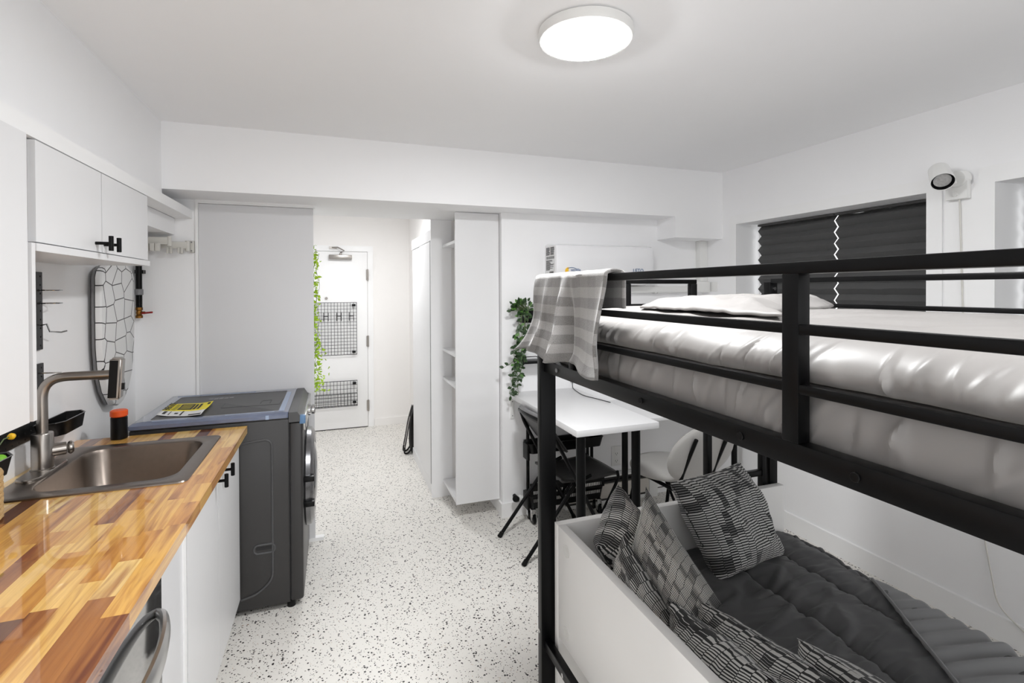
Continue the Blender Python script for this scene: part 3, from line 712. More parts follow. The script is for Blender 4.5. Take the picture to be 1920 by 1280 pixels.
obj('hanger', bx(XL+.001, XL+.02, 2.99, 3.07, 1.60, 1.66), CHROME, t)

# gas pipe
t = thing('gas_pipe', 'black gas pipe with brass valve and red lever in the kitchen corner', 'pipe', (-1.03, 3.385, 1.44))
bm = cyl(NB(), (-1.03, 3.385, 1.575), (-1.03, 3.385, 1.926), .0155); obj('pipe', bm, BLACK, t)
bm = cyl(NB(), (-1.03, 3.385, 1.505), (-1.03, 3.385, 1.58), .0155); obj('pipe', bm, BLACK, t)
bm = cyl(NB(), (-1.03, 3.385, 1.578), (-1.03, 3.385, 1.612), .021, bev=.003); obj('coupling', bm, GREYPL, t)
bm = lathe(NB(), [(0, 0), (.018, 0), (.018, .014), (.013, .018), (.016, .03), (.013, .042), (.018, .046), (.018, .06), (0, .06)], (-1.03, 3.385, 1.448), seg=8); cyl(bm, (-1.03, 3.385, 1.478), (-1.0, 3.37, 1.478), .008); obj('valve', bm, BRASS, t)
bm = NB(); obox(bm, (-.985, 3.36, 1.478), (1, -.5, .1), (.5, 1, 0), (0, 0, 1), .03, .006, .005); obj('lever', bm, RED, t)
obj('bracket', bx(-1.05, -1.01, 3.385, 3.43, 1.70, 1.72), BLACK, t)
# cable box under the bulkhead and folding drying rack
single('recessed_wall_box', bx(XL+.001, -.866, 2.68, 3.425, 1.928, 2.024), WALL, 'white boxed ledge under the bulkhead above the drying rack', 'ledge')
t = thing('drying_rack', 'ivory folding wall drying rack on the end wall by the washer', 'rack', (-.80, 3.41, 1.84))
obj('wall_plate', bx(-.785, -.764, 3.405, 3.43, 1.825, 1.895, bev=.003), IVORY, t)
for z in (1.835, 1.885): obj('screw', cyl(NB(), (-.775, 3.406, z), (-.775, 3.402, z), .004, seg=8), GREYPL, t)
obj('pivot', cyl(NB(), (-.792, 3.39, 1.83), (-.792, 3.39, 1.892), .012, bev=.002), IVORY, t)
obj('arm', bx(-1.03, -.795, 3.375, 3.387, 1.845, 1.885, bev=.003), IVORY, t)
obj('arm', bx(-1.03, -.865, 3.30, 3.312, 1.862, 1.902, bev=.003), IVORY, t)
obj('pivot', cyl(NB(), (-.862, 3.31, 1.852), (-.862, 3.31, 1.908), .012, bev=.002), IVORY, t)
for x in (-.99, -.962, -.934, -.91): obj('peg', bx(x-.011, x+.011, 3.27, 3.296, 1.822, 1.866, bev=.003), IVORY, t)
for x in (-.885, -.868, -.83, -.815): obj('peg', bx(x-.006, x+.006, 3.36, 3.374, 1.815, 1.85, bev=.002), IVORY, t)
obj('link_bar', bx(-1.03, -.88, 3.312, 3.375, 1.868, 1.88), IVORY, t)

# vine hanging at the panel edge, hall side
t = thing('hanging_vine', 'bright yellow-green artificial vine hanging at the edge of the sliding panel', 'vine', (-.11, 3.50, .92))
bm = NB(); rnd = random.Random(3)
for s in range(3):
    x0 = -.125+.018*s; top = 1.90-.03*s; bot = (.945, 1.05, 1.2)[s]
    pts = []; n = 26
    for i in range(n+1):
        z = top+(bot-top)*i/n; pts.append((x0+.010*sin(i*.7+s)+(.02 if i > 20 else 0)*(i-20)/6, 3.485+.012*s+.008*cos(i*.9+s), z))
    tube(bm, pts, .0012, 5)
obj('stem', bm, STEM, t)
bm = NB()
for i in range(520):
    z = .94+.96*rnd.random()**1.15; wd = .022+.03*max(0, 1-(z-.94)/.5)
    c = Vector((-.110+rnd.gauss(0, wd*.75), 3.497+rnd.gauss(0, .018), z)); a = Vector((rnd.uniform(-1, 1), rnd.uniform(-1, 1), rnd.uniform(-.9, .5))).normalized()
    b = a.cross(Vector((rnd.uniform(-1, 1), rnd.uniform(-1, 1), rnd.uniform(-1, 1)))).normalized(); l = rnd.uniform(.010, .017)
    v = [bm.verts.new(c+p) for p in (-a*l, b*l*.55+a*l*.1, a*l, -b*l*.55+a*l*.1)]; nn = a.cross(b)*.002; v[1].co += nn; v[3].co += nn
    bm.faces.new((v[0], v[1], v[2])); bm.faces.new((v[0], v[2], v[3]))
stuff(obj('foliage', bm, VINE, t, sm=False, normals=False))

# backpack in the hall
t = thing('backpack', 'black backpack on the hall floor leaning behind the closet', 'backpack', (.80, 5.03, 0))
bm = NB(); loops = []
for z, y0, y1, wx in ((.0, 4.93, 5.12, .10), (.03, 4.91, 5.14, .115), (.12, 4.915, 5.145, .12), (.25, 4.935, 5.135, .115), (.38, 4.965, 5.12, .10), (.45, 4.99, 5.10, .07), (.485, 5.02, 5.07, .03)):
    xc = .815; loops.append([(x, y, z) for x, y in rrect(xc-wx*.86, xc+wx*.45, y0, y1, min(wx*.5, (y1-y0)*.3))])
loft(bm, loops, True, True); obj('bag', bm, PACK, t)
for yy in (4.97, 5.06):
    bm = NB(); pts = bend([(.745, yy, .44), (.70, yy-.01, .30), (.672, yy-.02, .14), (.655, yy-.03, .07)], .1, 6)
    loft(bm, [[(p.x, p.y+a, p.z+b) for a, b in ((-.03, .0), (.03, 0), (.03, .012), (-.03, .012))] for p in pts], True, True); obj('shoulder_strap', bm, PACK, t)
    obj('webbing', tube(NB(), bend([(.655, yy-.03, .07), (.648, yy-.03, .01), (.69, yy-.02, .008), (.735, yy-.01, .07)], .02, 4), .008, 6), BLACKP, t)

# ================================================================== DESK AREA
def desk(label, x0, x1, y0, y1, zt, th, legs, r, brk):
    t = thing('desk', label, 'desk', ((x0+x1)/2, (y0+y1)/2, 0))
    obj('tabletop', bx(x0, x1, y0, y1, zt-th, zt, bev=.0015), MELA, t)
    for (x, y) in legs:
        l = obj('leg', cyl(NB(), (x, y, .012), (x, y, zt-th), r, seg=24), BLACK, t); obj('leg_plate', cyl(NB(), (x, y, zt-th-.006), (x, y, zt-th-.0005), r*1.8, seg=24), BLACK, l)
        obj('leg_foot', cyl(NB(), (x, y, 0), (x, y, .012), r*.8, seg=16), BLACKP, l)
    for x in brk:
        bm = NB(); box(bm, x-.012, x+.012, y1-.008, y1, zt-th-.15, zt-th); box(bm, x-.012, x+.012, y1-.17, y1, zt-th-.006, zt-th)
        b = obj('wall_bracket', bm, WPLAST, t)
        for z in (zt-th-.03, zt-th-.13): obj('screw', cyl(NB(), (x, y1-.008, z), (x, y1-.010, z), .004, seg=8), GREYPL, b)
desk('white desk fixed to the wall with the hanging plant over its corner', 1.172, 1.672, 2.302, YB-.001, .876, .034, ((1.217, 2.345), (1.605, 2.425)), .025, (1.19, 1.62))
desk('lower white desk in the corner behind the round-backed chair', 1.715, 2.842, 2.772, YB-.001, .757, .022, ((1.79, 2.83), (2.69, 2.83)), .02, (2.0, 2.7))
# cables on the desk
t = thing('power_cable', 'thin black cable lying on the wall desk', 'cable', (1.60, 3.1, .877))
obj('cord', tube(NB(), bend([(1.655, 3.32, .93), (1.652, 3.31, .88), (1.63, 3.22, .879), (1.60, 3.05, .879), (1.64, 2.92, .879), (1.665, 2.80, .879)], .06, 6), .0025, 6), BLACKP, t)
obj('plug', bx(1.645, 1.667, 3.315, 3.334, .92, .95, bev=.003), BLACKP, t)

# folding chair (local frame: seat faces +x)
t = thing('folding_chair', 'black folding chair with plywood seat tucked under the wall desk', 'chair', (1.45, 2.925, 0), rotz=.07)
HW = .215
for s in (-1, 1):
    y = s*HW
    obj('front_leg', tube(NB(), bend([(-.265, y*.97, .80), (-.235, y, .72), (.145, y, .012)], .03, 4), .0115, 12), BLACK, t, local=True)
    obj('rear_leg', tube(NB(), [(.03, y*.86, .455), (-.08, y*.86, .42), (-.42, y*.86, .014)], .0115, 12), BLACK, t, local=True)
    obj('seat_strut', tube(NB(), bend([(.225, y*.86, .452), (.235, y*.86, .41), (.18, y*.9, .33), (.055, y, .17)], .03, 4), .010, 10), BLACK, t, local=True)
    obj('rubber_foot', cyl(NB(), (-.43, y*.86, 0), (-.41, y*.86, .028), .016, .014, seg=14), BLACKP, t, local=True)
    obj('rubber_foot', cyl(NB(), (.15, y, 0), (.138, y, .025), .016, .014, seg=14), BLACKP, t, local=True)
    obj('pivot_bolt', cyl(NB(), (-.05, y*1.06, .365), (-.05, y*1.10, .365), .009, seg=10), CHROME, t, local=True)
bm = NB(); vs = grid(bm, 14, 12, lambda u, v: Vector((-.17+.41*u, (v-.5)*2*(HW-.028), .452+.006*cos((v-.5)*pi)+(-.018*max(0, u-.85)**2*30 if u > .85 else 0)-.012*sin(pi*u))))
solidify(obj('seat', bm, CHWOOD, t, local=True, normals=False), .014)
bm = NB(); grid(bm, 14, 8, lambda u, v: Vector((-.150-.115*v-.04*cos((u-.5)*pi)*(.5+.5*v)+.0, (u-.5)*2*(HW-.004), .63+.165*v+.018*cos((u-.5)*pi)*v)))
solidify(obj('backrest', bm, CHWOOD, t, local=True, normals=False), .012, 0)
bm = NB(); pts = [(-.268-.045*cos((k/14-.5)*pi), (k/14-.5)*2*(HW+.002), .803+.020*cos((k/14-.5)*pi)) for k in range(15)]
obj('top_rail', tube(bm, pts, .013, 10), BLACKP, t, local=True)
bm = NB(); pts = [(-.275-.04*cos((k/14-.5)*pi), (k/14-.5)*2*(HW-.03), .828+.018*cos((k/14-.5)*pi)) for k in range(15)]
obj('back_pad', tube(bm, pts, .012, 8), GREYPL, t, local=True)

# round upholstered chair (local frame: faces +y)
t = thing('lounge_chair', 'light grey upholstered chair with round seat and round back', 'chair', (2.09, 2.77, 0), rotz=R(4))
def cushion(bm, c, ax, ay, az, ra, rb, th, n=36):
    c = Vector(c); ax, ay, az = [Vector(v).normalized() for v in (ax, ay, az)]; loops = []
    for k in range(13):
        a = -pi/2+pi*k/12; s = max(.02, cos(a))**.45; h = th/2*sin(a)
        loops.append([c+ax*ra*s*cos(q)+ay*rb*s*sin(q)+az*h for q in [2*pi*i/n for i in range(n)]])
    return loft(bm, loops, True, True)
obj('seat', cushion(NB(), (0, .02, .425), (1, 0, 0), (0, 1, 0), (0, 0, 1), .245, .24, .085), CHAIRF, t, local=True)
bd = Vector((0, .36, -1)).normalized(); bu = Vector((0, -.36, 1)).normalized(); bn = Vector((1, 0, 0)).cross(bu)
obj('backrest', cushion(NB(), (0, -.285, .600), (1, 0, 0), bu, bn, .255, .205, .06), CHAIRF, t, local=True)
for s in (-1, 1):
    obj('back_leg', tube(NB(), bend([(s*.125, -.375, .72), (s*.125, -.255, .47), (s*.13, -.235, .38), (s*.15, -.245, .01)], .05, 5), .012, 12), BLACK, t, local=True)
    obj('front_leg', tube(NB(), bend([(s*.125, -.235, .36), (s*.15, .15, .375), (s*.17, .23, .01)], .03, 4), .012, 12), BLACK, t, local=True)
    obj('brace', tube(NB(), [(s*.06, -.02, .382), (s*.138, -.24, .25)], .009, 8), BLACK, t, local=True)

# utility cart against the wall
t = thing('utility_cart', 'black three-tier rolling cart against the wall under the desk', 'cart', (1.53, 3.225, 0))
CX0, CX1, CY0, CY1 = 1.255, 1.83, 3.165, 3.295
for x in (CX0+.012, CX1-.10, CX1-.065):
    obj('post', cyl(NB(), (x, (CY0+CY1)/2, .085), (x, (CY0+CY1)/2, .728), .0115, seg=14), BLACK, t)
def cart_tray(z0, z1, k):
    bm = NB()
    def q(i, z): return [(x, y, z) for x, y in rrect(CX0+i, CX1-i, CY0+i, CY1-i, .03)]
    loft(bm, [q(.012, z0), q(0, z1-.01), q(-.004, z1), q(.004, z1), q(.012, z0+.006)], True, True); return obj('tray', bm, BLACKP, t)
cart_tray(.475, .545, 0); lo = cart_tray(.10, .19, 1); cart_tray(.665, .72, 2)
bm = NB()
for i in range(40):
    x = CX0+.03+i*(CX1-CX0-.06)/39
    for z in (.150, .205): box(bm, x-.004, x+.003, CY0-.006, CY0-.003, z, z+.022)
stuff(obj('mesh_slot', bm, CHROME, lo, sm=False))
obj('mesh_side', bx(CX0, CX1, CY0-.003, CY0-.001, .19, .28), BLACKP, lo, sm=False)
for z in (.09, .43): obj('side_bracket', bx(CX0-.008, CX0+.01, CY0+.02, CY1-.02, z+.0, z+.11, bev=.003), BLACKP, t)
for x in (CX0+.03, CX1-.04):
    for y in (CY0+.005, CY1-.045):
        c = obj('caster', cyl(NB(), (x-.011, y, .030), (x+.011, y, .030), .030, seg=22, bev=.004), BLACKP, t)
        bm = NB(); box(bm, x-.016, x-.012, y-.012, y+.02, .025, .08); box(bm, x+.012, x+.016, y-.012, y+.02, .025, .08); box(bm, x-.016, x+.016, y-.006, y+.022, .07, .1); obj('fork', bm, CHROME, c)
# baseboard heater
t = thing('baseboard_heater', 'white electric baseboard heater with dark slots along the back wall', 'heater', (2.0, YB-.04, 0))
obj('cover', bx(1.58, 2.285, YB-.062, YB-.013, .045, .150, bev=.003), mat('heater_enamel', rgb(205, 200, 192), .35), t)
obj('top_hood', bx(1.58, 2.285, YB-.062, YB-.013, .198, .215, bev=.002), WPLAST, t)
obj('slot', bx(1.59, 2.285, YB-.05, YB-.014, .150, .198), DARKGAP, t); obj('fin_bar', bx(1.58, 2.285, YB-.063, YB-.05, .168, .178), BLACKP, t)
obj('bottom_gap', bx(1.59, 2.285, YB-.05, YB-.014, .026, .045), DARKGAP, t)
obj('kick_strip', bx(1.58, 2.285, YB-.05, YB-.0125, .0, .026), WPLAST, t)
obj('end_cap', bx(2.285, 2.36, YB-.068, YB-.001, .0, .22, bev=.003), WPLAST, t)
bm = NB(); box(bm, 2.36, 2.833, YB-.014, YB, .045, .16); box(bm, 2.36, 2.833, YB-.014, YB, 0, .036); struct('baseboard_corner', bm, TRIM, sm=False)
struct('baseboard_gap', bx(2.36, 2.833, YB-.010, YB-.001, .036, .045), DARKGAP, sm=False)
# heating pipe
t = thing('pipe_stub', 'white pipe stub with black valve cap low on the back wall', 'pipe', (1.24, 3.27, .10))
obj('pipe', cyl(NB(), (1.205, 3.29, .14), (1.29, 3.29, .138), .016, seg=16), WPLAST, t)
obj('elbow', cyl(NB(), (1.205, 3.335, .142), (1.205, 3.27, .142), .014, seg=14), BLACKP, t)
obj('valve_cap', cyl(NB(), (1.20, 3.272, .142), (1.182, 3.255, .156), .022, seg=16, bev=.003), BLACKP, t)
obj('collar', cyl(NB(), (1.222, 3.29, .14), (1.236, 3.29, .14), .020, seg=16), WPLAST, t)
# outlet
t = thing('wall_outlet', 'white wall outlet plate under the desk', 'outlet', (2.03, YB-.006, .255))
obj('plate', bx(1.99, 2.072, YB-.006, YB-.0005, .255, .405, bev=.002), WPLAST, t)
bm = NB()
for z in (.29, .345):
    for dx in (-.008, .008): box(bm, 2.031+dx-.0015, 2.031+dx+.0015, YB-.0072, YB-.006, z, z+.010)
    cyl(bm, (2.031, YB-.006, z-.006), (2.031, YB-.0072, z-.006), .003, seg=8)
obj('socket_slots', bm, INK, t)
obj('socket_face', bx(2.012, 2.050, YB-.0068, YB-.0055, .272, .375, bev=.0003), WPLAST, t)

# wall shelves with plant
def wshelf(label, z, z2):
    t = thing('wall_shelf', label, 'shelf', (1.42, YB-.06, z), 'black wire wall shelves over the desk')
    obj('tray', bx(1.225, 1.60, YB-.125, YB-.001, z, z+z2, bev=.002), BLACK, t)
    bm = tube(NB(), bend([(1.228, YB-.122, z+z2), (1.228, YB-.122, z+.05), (1.33, YB-.122, z+.05), (1.345, YB-.122, z+.032), (1.598, YB-.122, z+.032), (1.598, YB-.122, z+z2)], .008, 3), .003, 6); obj('guard_wire', bm, BLACK, t)
    bm = tube(NB(), bend([(1.228, YB-.122, z+.05), (1.228, YB-.004, z+.05)], .01, 3), .003, 6); obj('guard_wire', bm, BLACK, t)
wshelf('upper black wire wall shelf holding the potted plant', 1.372, .008)
wshelf('lower black wire wall shelf behind the trailing plant', 1.088, .018)
t = thing('trailing_plant', 'green trailing plant in a small black pot on the wall shelf', 'plant', (1.275, YB-.075, 1.38))
px0, py0 = 1.285, YB-.075
bm = NB(); loft(bm, [[(x, y, z) for x, y in rrect(px0-k, px0+k, py0-k, py0+k, .006, 3)] for z, k in ((1.381, .030), (1.455, .040), (1.457, .037), (1.44, .034))], True, True); obj('pot', bm, BLACKP, t)
leafm = []
for mt in (LEAFD, LEAFM):
    bm = NB(); prof = ((0, 0), (.3, .30), (.55, .33), (.8, .2), (1, 0)); L = []; Rr = []; Cc = []
    for a, b in prof:
        zz = -.12*a*a; Cc.append(bm.verts.new((a, 0, zz-.04*(b > 0))))
        L.append(bm.verts.new((a, b*.95, zz+.03)) if b else Cc[-1]); Rr.append(bm.verts.new((a, -b*.95, zz+.03)) if b else Cc[-1])
    for i in range(4):
        for S in (L, Rr):
            vv = []
            for q in (Cc[i], Cc[i+1], S[i+1], S[i]):
                if q not in vv: vv.append(q)
            if len(vv) > 2: bm.faces.new(vv if S is Rr else vv[::-1])
    smooth(bm, 60); me = bpy.data.meshes.new('leaf'); bm.to_mesh(me); bm.free(); me.materials.append(mt); leafm.append(me)
rnd = random.Random(11); stems = NB()
def leaf(p, d, s, up=None, bright=False):
    o = bpy.data.objects.new('leaf', leafm[1 if bright else 0]); COL.objects.link(o); o.parent = t
    d = Vector(d).normalized(); n = Vector(up or (rnd.uniform(-.5, .5), -1, rnd.uniform(.1, .9))); n = (n-d*n.dot(d)).normalized(); y = n.cross(d)
    mx = Matrix((d*s, y*s, n*s)).transposed().to_4x4(); mx.translation = Vector(p)-WL[t.name]; o.matrix_local = mx
strands = [((1.27, py0-.03, 1.47), 1.19, .62), ((1.24, py0-.03, 1.47), 1.13, .58), ((1.26, py0-.02, 1.46), 1.21, .48), ((1.22, py0-.03, 1.46), 1.17, .40), ((1.25, py0-.04, 1.45), 1.15, .50), ((1.27, py0-.045, 1.46), 1.235, .36), ((1.23, py0-.04, 1.45), 1.19, .45)]
for k, (p0, xe, ln_) in enumerate(strands):
    pts = []; n = 13
    xm = p0[0]-.055+.012*(k % 3)
    for i in range(n):
        a = i/(n-1)
        x = p0[0]*(1-a)**3+xm*(3*a*(1-a)**2+3*a*a*(1-a))+xe*a**3+.006*sin(i*1.7+k)
        pts.append(Vector((x, p0[1]-.035*sin(pi*min(1, a*1.3))+.006*sin(i*2.1+k), p0[2]+.04*sin(pi*min(1, a*4))*(a < .25)-ln_*a)))
    tube(stems, pts, .0016, 5)
    for i in range(1, n):
        for j in range(2):
            d = Vector((rnd.uniform(-1, 1), rnd.uniform(-.6, .2), rnd.uniform(-1, .15)))
            leaf(pts[i].lerp(pts[i-1], rnd.random()), d, rnd.uniform(.028, .042), bright=rnd.random() < .2)
for i in range(84):
    a = rnd.uniform(0, 2*pi); e = rnd.uniform(-.2, 1.3); d = Vector((cos(a)*cos(e), sin(a)*cos(e)*.7-.2, sin(e)))
    p = Vector((px0-.05, py0-.01, 1.465))+Vector((d.x*.088, d.y*.055, d.z*.068))*rnd.uniform(.5, 1)
    leaf(p, d+Vector((0, 0, .2)), rnd.uniform(.026, .036), bright=rnd.random() < .35)
    tube(stems, [(px0, py0, 1.445), p], .001, 4)
for p, d in (((1.165, py0-.03, .93), (-.4, 0, -1)), ((1.15, py0-.03, .90), (.6, -.2, -1)), ((1.142, py0-.03, .875), (-.1, 0, -1)), ((1.10, py0-.02, 1.07), (-1, 0, .2)), ((1.13, py0-.03, 1.085), (-.8, 0, .5)), ((1.275, py0-.03, 1.27), (1, 0, -.1)), ((1.265, py0-.03, 1.28), (.6, 0, 1))):
    leaf(p, d, .036)
    tube(stems, bend([(1.20, py0-.03, p[2]+.05), ((1.20+p[0])/2, py0-.03, p[2]+.03), p], .02, 3), .0012, 4)
obj('stems', stems, STEM, t)

# air conditioner
t = thing('air_conditioner', 'glossy white wall air conditioner with a sticker on its end', 'air conditioner', (1.83, YB-.1, 1.63))
prof = [(YB-.001, 1.63), (YB-.001, 1.922), (YB-.03, 1.926), (YB-.165, 1.915), (YB-.185, 1.905), (YB-.195, 1.88), (YB-.198, 1.80), (YB-.195, 1.72), (YB-.180, 1.67), (YB-.15, 1.64), (YB-.10, 1.628)]
cy_, cz_ = YB-.08, 1.78; loops = []
for x, k in ((1.447, .94), (1.450, .975), (1.458, .993), (1.475, 1), (2.20, 1), (2.225, .993), (2.236, .97), (2.24, .93)):
    loops.append([(x, cy_+(y-cy_)*k if y < YB-.002 else y, cz_+(z-cz_)*k) for y, z in prof])
bm = loft(NB(), loops, True, True); obj('casing', bm, ACW, t)
obj('air_flap', bx(1.50, 2.17, YB-.186, YB-.150, 1.652, 1.657), GREYPL, t)
sx = 1.4462; st_ = obj('sticker', bx(sx-.0004, sx+.0003, YB-.172, YB-.018, 1.70, 1.905), PAPER, t)
bm = NB(); rr = random.Random(5)
for i in range(7):
    z = 1.896-i*.008
    for a in (.024, .098): box(bm, sx-.001, sx-.0003, YB-a-rr.uniform(.055, .066), YB-a, z-.0055, z)
for i in range(11): y = YB-.03-i*.0125; box(bm, sx-.001, sx-.0003, y-.006, y, 1.815, 1.833)
for i in range(13):
    z = 1.806-i*.0055; box(bm, sx-.001, sx-.0003, YB-.024-rr.uniform(.06, .142), YB-.024, z-.0035, z)
for i in range(9): y = YB-.085-i*.0075; box(bm, sx-.001, sx-.0003, y-rr.uniform(.002, .005), y, 1.706, 1.728)
obj('printing', bm, INK, st_, sm=False)
# logos on the front
bm = text_bm('senville', .026, (1.555, YB-.1995, 1.728), (1, 0, 0), (0, 0, 1), .0006); obj('lettering', bm, BLUEINK, t)
bm = NB(); prism(bm, [(1.538+.026*cos(a), 1.728+.026*sin(a)) for a in [pi*.5+pi*.62*k/8 for k in range(9)]]+[(1.538, 1.728)], 'y', YB-.2002, YB-.1985); obj('emblem', bm, YELINK, t)
bm = tube(NB(), [(1.528+.075*k/10, YB-.1995, 1.728+.028*sin(pi*(.25+.55*k/10))-.004) for k in range(11)], .002, 5); obj('emblem_swoosh', bm, BLUEINK, t)
bm = text_bm('LETO', .044, (2.055, YB-.1995, 1.718), (1, 0, 0), (0, 0, 1), .0006, stretch=.85); obj('lettering', bm, BLUEINK, t)
# pipe cover on the wall
t = thing('pipe_cover', 'white pipe cover running along the wall below the air conditioner', 'pipe cover', (2.4, YB-.03, 1.57))
obj('duct', bx(2.0, 2.70, YB-.055, YB-.001, 1.570, 1.624, bev=.018, seg=4), WPLAST, t)
for x in (2.12, 2.35, 2.38): obj('duct_clip', bx(x, x+.015, YB-.058, YB-.001, 1.567, 1.6265, bev=.018, seg=4), WPLAST, t)
obj('corner_box', bx(2.70, XR-.001, YB-.10, YB-.001, 1.572, 1.660, bev=.012, seg=3), WPLAST, t)
obj('wall_flange', bx(XR-.006, XR-.0005, YB-.17, YB-.10, 1.578, 1.655, bev=.002), WPLAST, t)
obj('riser', bx(2.775, XR-.001, YB-.06, YB-.001, 1.66, 1.984, bev=.004), WPLAST, t)

# ------------------------------------------------------------------ blinds
def blind(label, x, y0, y1, z0, z1, group='charcoal pleated blinds'):
    t = thing('pleated_blind', label, 'blind', (x, (y0+y1)/2, z0), group)
    bm = NB(); P = .072; n = int((z1-z0)/(P/2)); ny = 24; rows_ = []
    for i in range(n+1):
        z = z1-i*P/2; dx = -.017 if i % 2 else .017
        rows_.append([bm.verts.new((x+dx+.0015*fn(j*.8, i*1.3, y0), y0+(y1-y0)*j/ny+(.0 if 0 < j < ny else .003*fn(i*2.3, j, 5)), z+.004*fn(j*.35, i*.9, y1))) for j in range(ny+1)])
    for a, b in zip(rows_, rows_[1:]):
        for j in range(ny): bm.faces.new((a[j], a[j+1], b[j+1], b[j]))
    o = obj('pleated_fabric', bm, BLIND, t, sm=False, normals=False); solidify(o, .0015)
    obj('head_rail', bx(x-.02, x+.02, y0, y1, z1-.001, z1+.012), BLIND, t, sm=False)
    obj('bottom_rail', bx(x-.02, x+.02, y0, y1, z0-.012, z0+.02), BLIND, t, sm=False)
blind('charcoal pleated blind filling the far left half of the window', 3.03, 2.327, 2.932, 1.08, 2.066)
blind('charcoal pleated blind filling the right half of the window', 3.03, 1.695, 2.317, 1.08, 2.066)
blind('charcoal pleated blind in the next window at the right edge', 3.03, .15, 1.385, 1.08, 2.066)

# ------------------------------------------------------------------ wall lamp
t = thing('wall_spotlight', 'white plug-in wall spotlight between the two windows', 'lamp', (XR-.03, 1.545, 2.02))
obj('back_plate', bx(XR-.042, XR-.010, 1.500, 1.590, 2.022, 2.118, bev=.004), WPLAST, t)
obj('mount_dome', cyl(NB(), (XR-.010, 1.54, 2.118), (XR-.05, 1.54, 2.118), .044, .040, seg=28, bev=.004), WPLAST, t)
obj('switch_button', cyl(NB(), (XR-.042, 1.545, 2.045), (XR-.052, 1.545, 2.045), .009, seg=16), WPLAST, t)
b = Vector((2.690, 1.537, 2.103)); d = Vector((-.50, -.42, -.55)).normalized(); a = b-d*.105
hd = obj('lamp_head', lathe(NB(), [(0, 0), (.03, .001), (.041, .008), (.046, .12), (.044, .12), (.040, .095), (0, .095)], a, d, 32), WPLAST, t)
obj('bulb', lathe(NB(), [(.036, .098), (.034, .106), (.02, .103), (0, .108)], a, d, 20), BULB, hd); obj('reflector', lathe(NB(), [(.0435, .117), (.0385, .100), (.036, .0985)], a, d, 28), BLACKP, hd)
obj('arm', cyl(NB(), (XR-.045, 1.545, 2.10), (2.74, 1.565, 2.14), .010, seg=12), WPLAST, t)
obj('cord', tube(NB(), bend([(XR-.020, 1.542, 2.022), (XR-.016, 1.538, 1.8), (XR-.016, 1.530, 1.5), (XR-.014, 1.50, .95), (XR-.008, 1.443, .42), (XR-.016, 1.393, .16), (XR-.017, 1.30, .10), (XR-.02, 1.22, .06), (XR-.03, 1.15, .006)], .06, 6), .0035, 7), IVORY, t)

# ================================================================== BUNK BED
BX0, BX1, BYF, BYN = .737, 1.905, 1.778, -.30
t = thing('bunk_bed', 'black metal loft bunk bed frame over the white daybed', 'bed', (1.32, .74, 0))
def bar(name, x0, x1, y0, y1, z0, z1, par=None): return obj(name, bx(x0, x1, y0, y1, z0, z1, bev=.0025), BLACK, par or t)
for y0, y1 in ((1.742, BYF), (BYN, BYN+.036)):
    bar('post', BX0, BX0+.062, y0, y1, 0, 1.645); bar('post', 1.860, BX1, y0, y1, 0, 1.630)
mr = bar('side_rail', .750, .782, BYN+.036, 1.742, 1.290, 1.333); mr2 = bar('side_rail', 1.862, 1.894, BYN+.036, 1.742, 1.290, 1.333)
for y in (1.627, 1.11, .772, .543, .1): obj('bolt', cyl(NB(), (.751, y, 1.312), (.7465, y, 1.312), .008, seg=14, bev=.001), GREYPL if y > 1.5 else BLACKP, mr)
bar('guard_rail', .750, .775, BYN+.036, 1.742, 1.625, 1.646); bar('guard_rail', .750, .770, BYN+.036, 1.742, 1.521, 1.539); bar('guard_rail', .750, .770, BYN+.036, 1.742, 1.419, 1.436)
bar('guard_post', .748, .776, .642, .676, 1.333, 1.626); bar('guard_post', .748, .776, 1.50, 1.53, 1.333, 1.626)
bar('guard_rail', 1.862, 1.882, BYN+.036, 1.742, 1.625, 1.646); bar('guard_rail', 1.862, 1.882, BYN+.036, 1.742, 1.524, 1.540)
obj('bolt', cyl(NB(), (1.884, 1.742, 1.60), (1.884, 1.736, 1.60), .008, seg=12), CHROME, t)
# far end frame with guard and ladder
bar('end_rail', .799, 1.860, 1.748, 1.772, 1.290, 1.325); bar('end_rail', .799, 1.860, 1.748, 1.772, .25, .28)
bar('end_guard', .799, 1.462, 1.748, 1.768, 1.622, 1.640); bar('end_guard', .799, 1.462, 1.748, 1.768, 1.522, 1.540)
bar('end_post', 1.102, 1.136, 1.746, 1.770, 1.325, 1.622); bar('end_post', 1.430, 1.462, 1.746, 1.770, 1.325, 1.622)
bar('ladder_rail', 1.512, 1.537, 1.742, 1.772, 0, 1.292); bar('ladder_rail', 1.817, 1.841, 1.742, 1.772, 0, 1.292)
for z in (.24, .50, .757, 1.02):
    rg = bar('rung', 1.537, 1.817, 1.745, 1.770, z, z+.025); obj('bolt', cyl(NB(), (1.522, 1.742, z+.012), (1.522, 1.738, z+.012), .009, seg=14), CHROME, rg)
bar('end_rail', .799, 1.860, BYN+.004, BYN+.03, 1.290, 1.325); bar('end_rail', .799, 1.860, BYN+.004, BYN+.03, 1.622, 1.640); bar('end_rail', .799, 1.860, BYN+.004, BYN+.03, .25, .28)
lr = bar('lower_rail', .748, .776, BYN+.036, 1.742, .238, .272); bar('lower_rail', 1.868, 1.894, BYN+.036, 1.742, .238, .272)
for y in (1.58,): obj('bolt', cyl(NB(), (.749, y, .255), (.745, y, .255), .008, seg=12), CHROME, lr)
obj('bolt', cyl(NB(), (.738, 1.76, .30), (.734, 1.76, .30), .008, seg=12), CHROME, t)
for i in range(11): bar('slat', .782, 1.862, -.22+i*.18, -.17+i*.18, 1.288, 1.302)

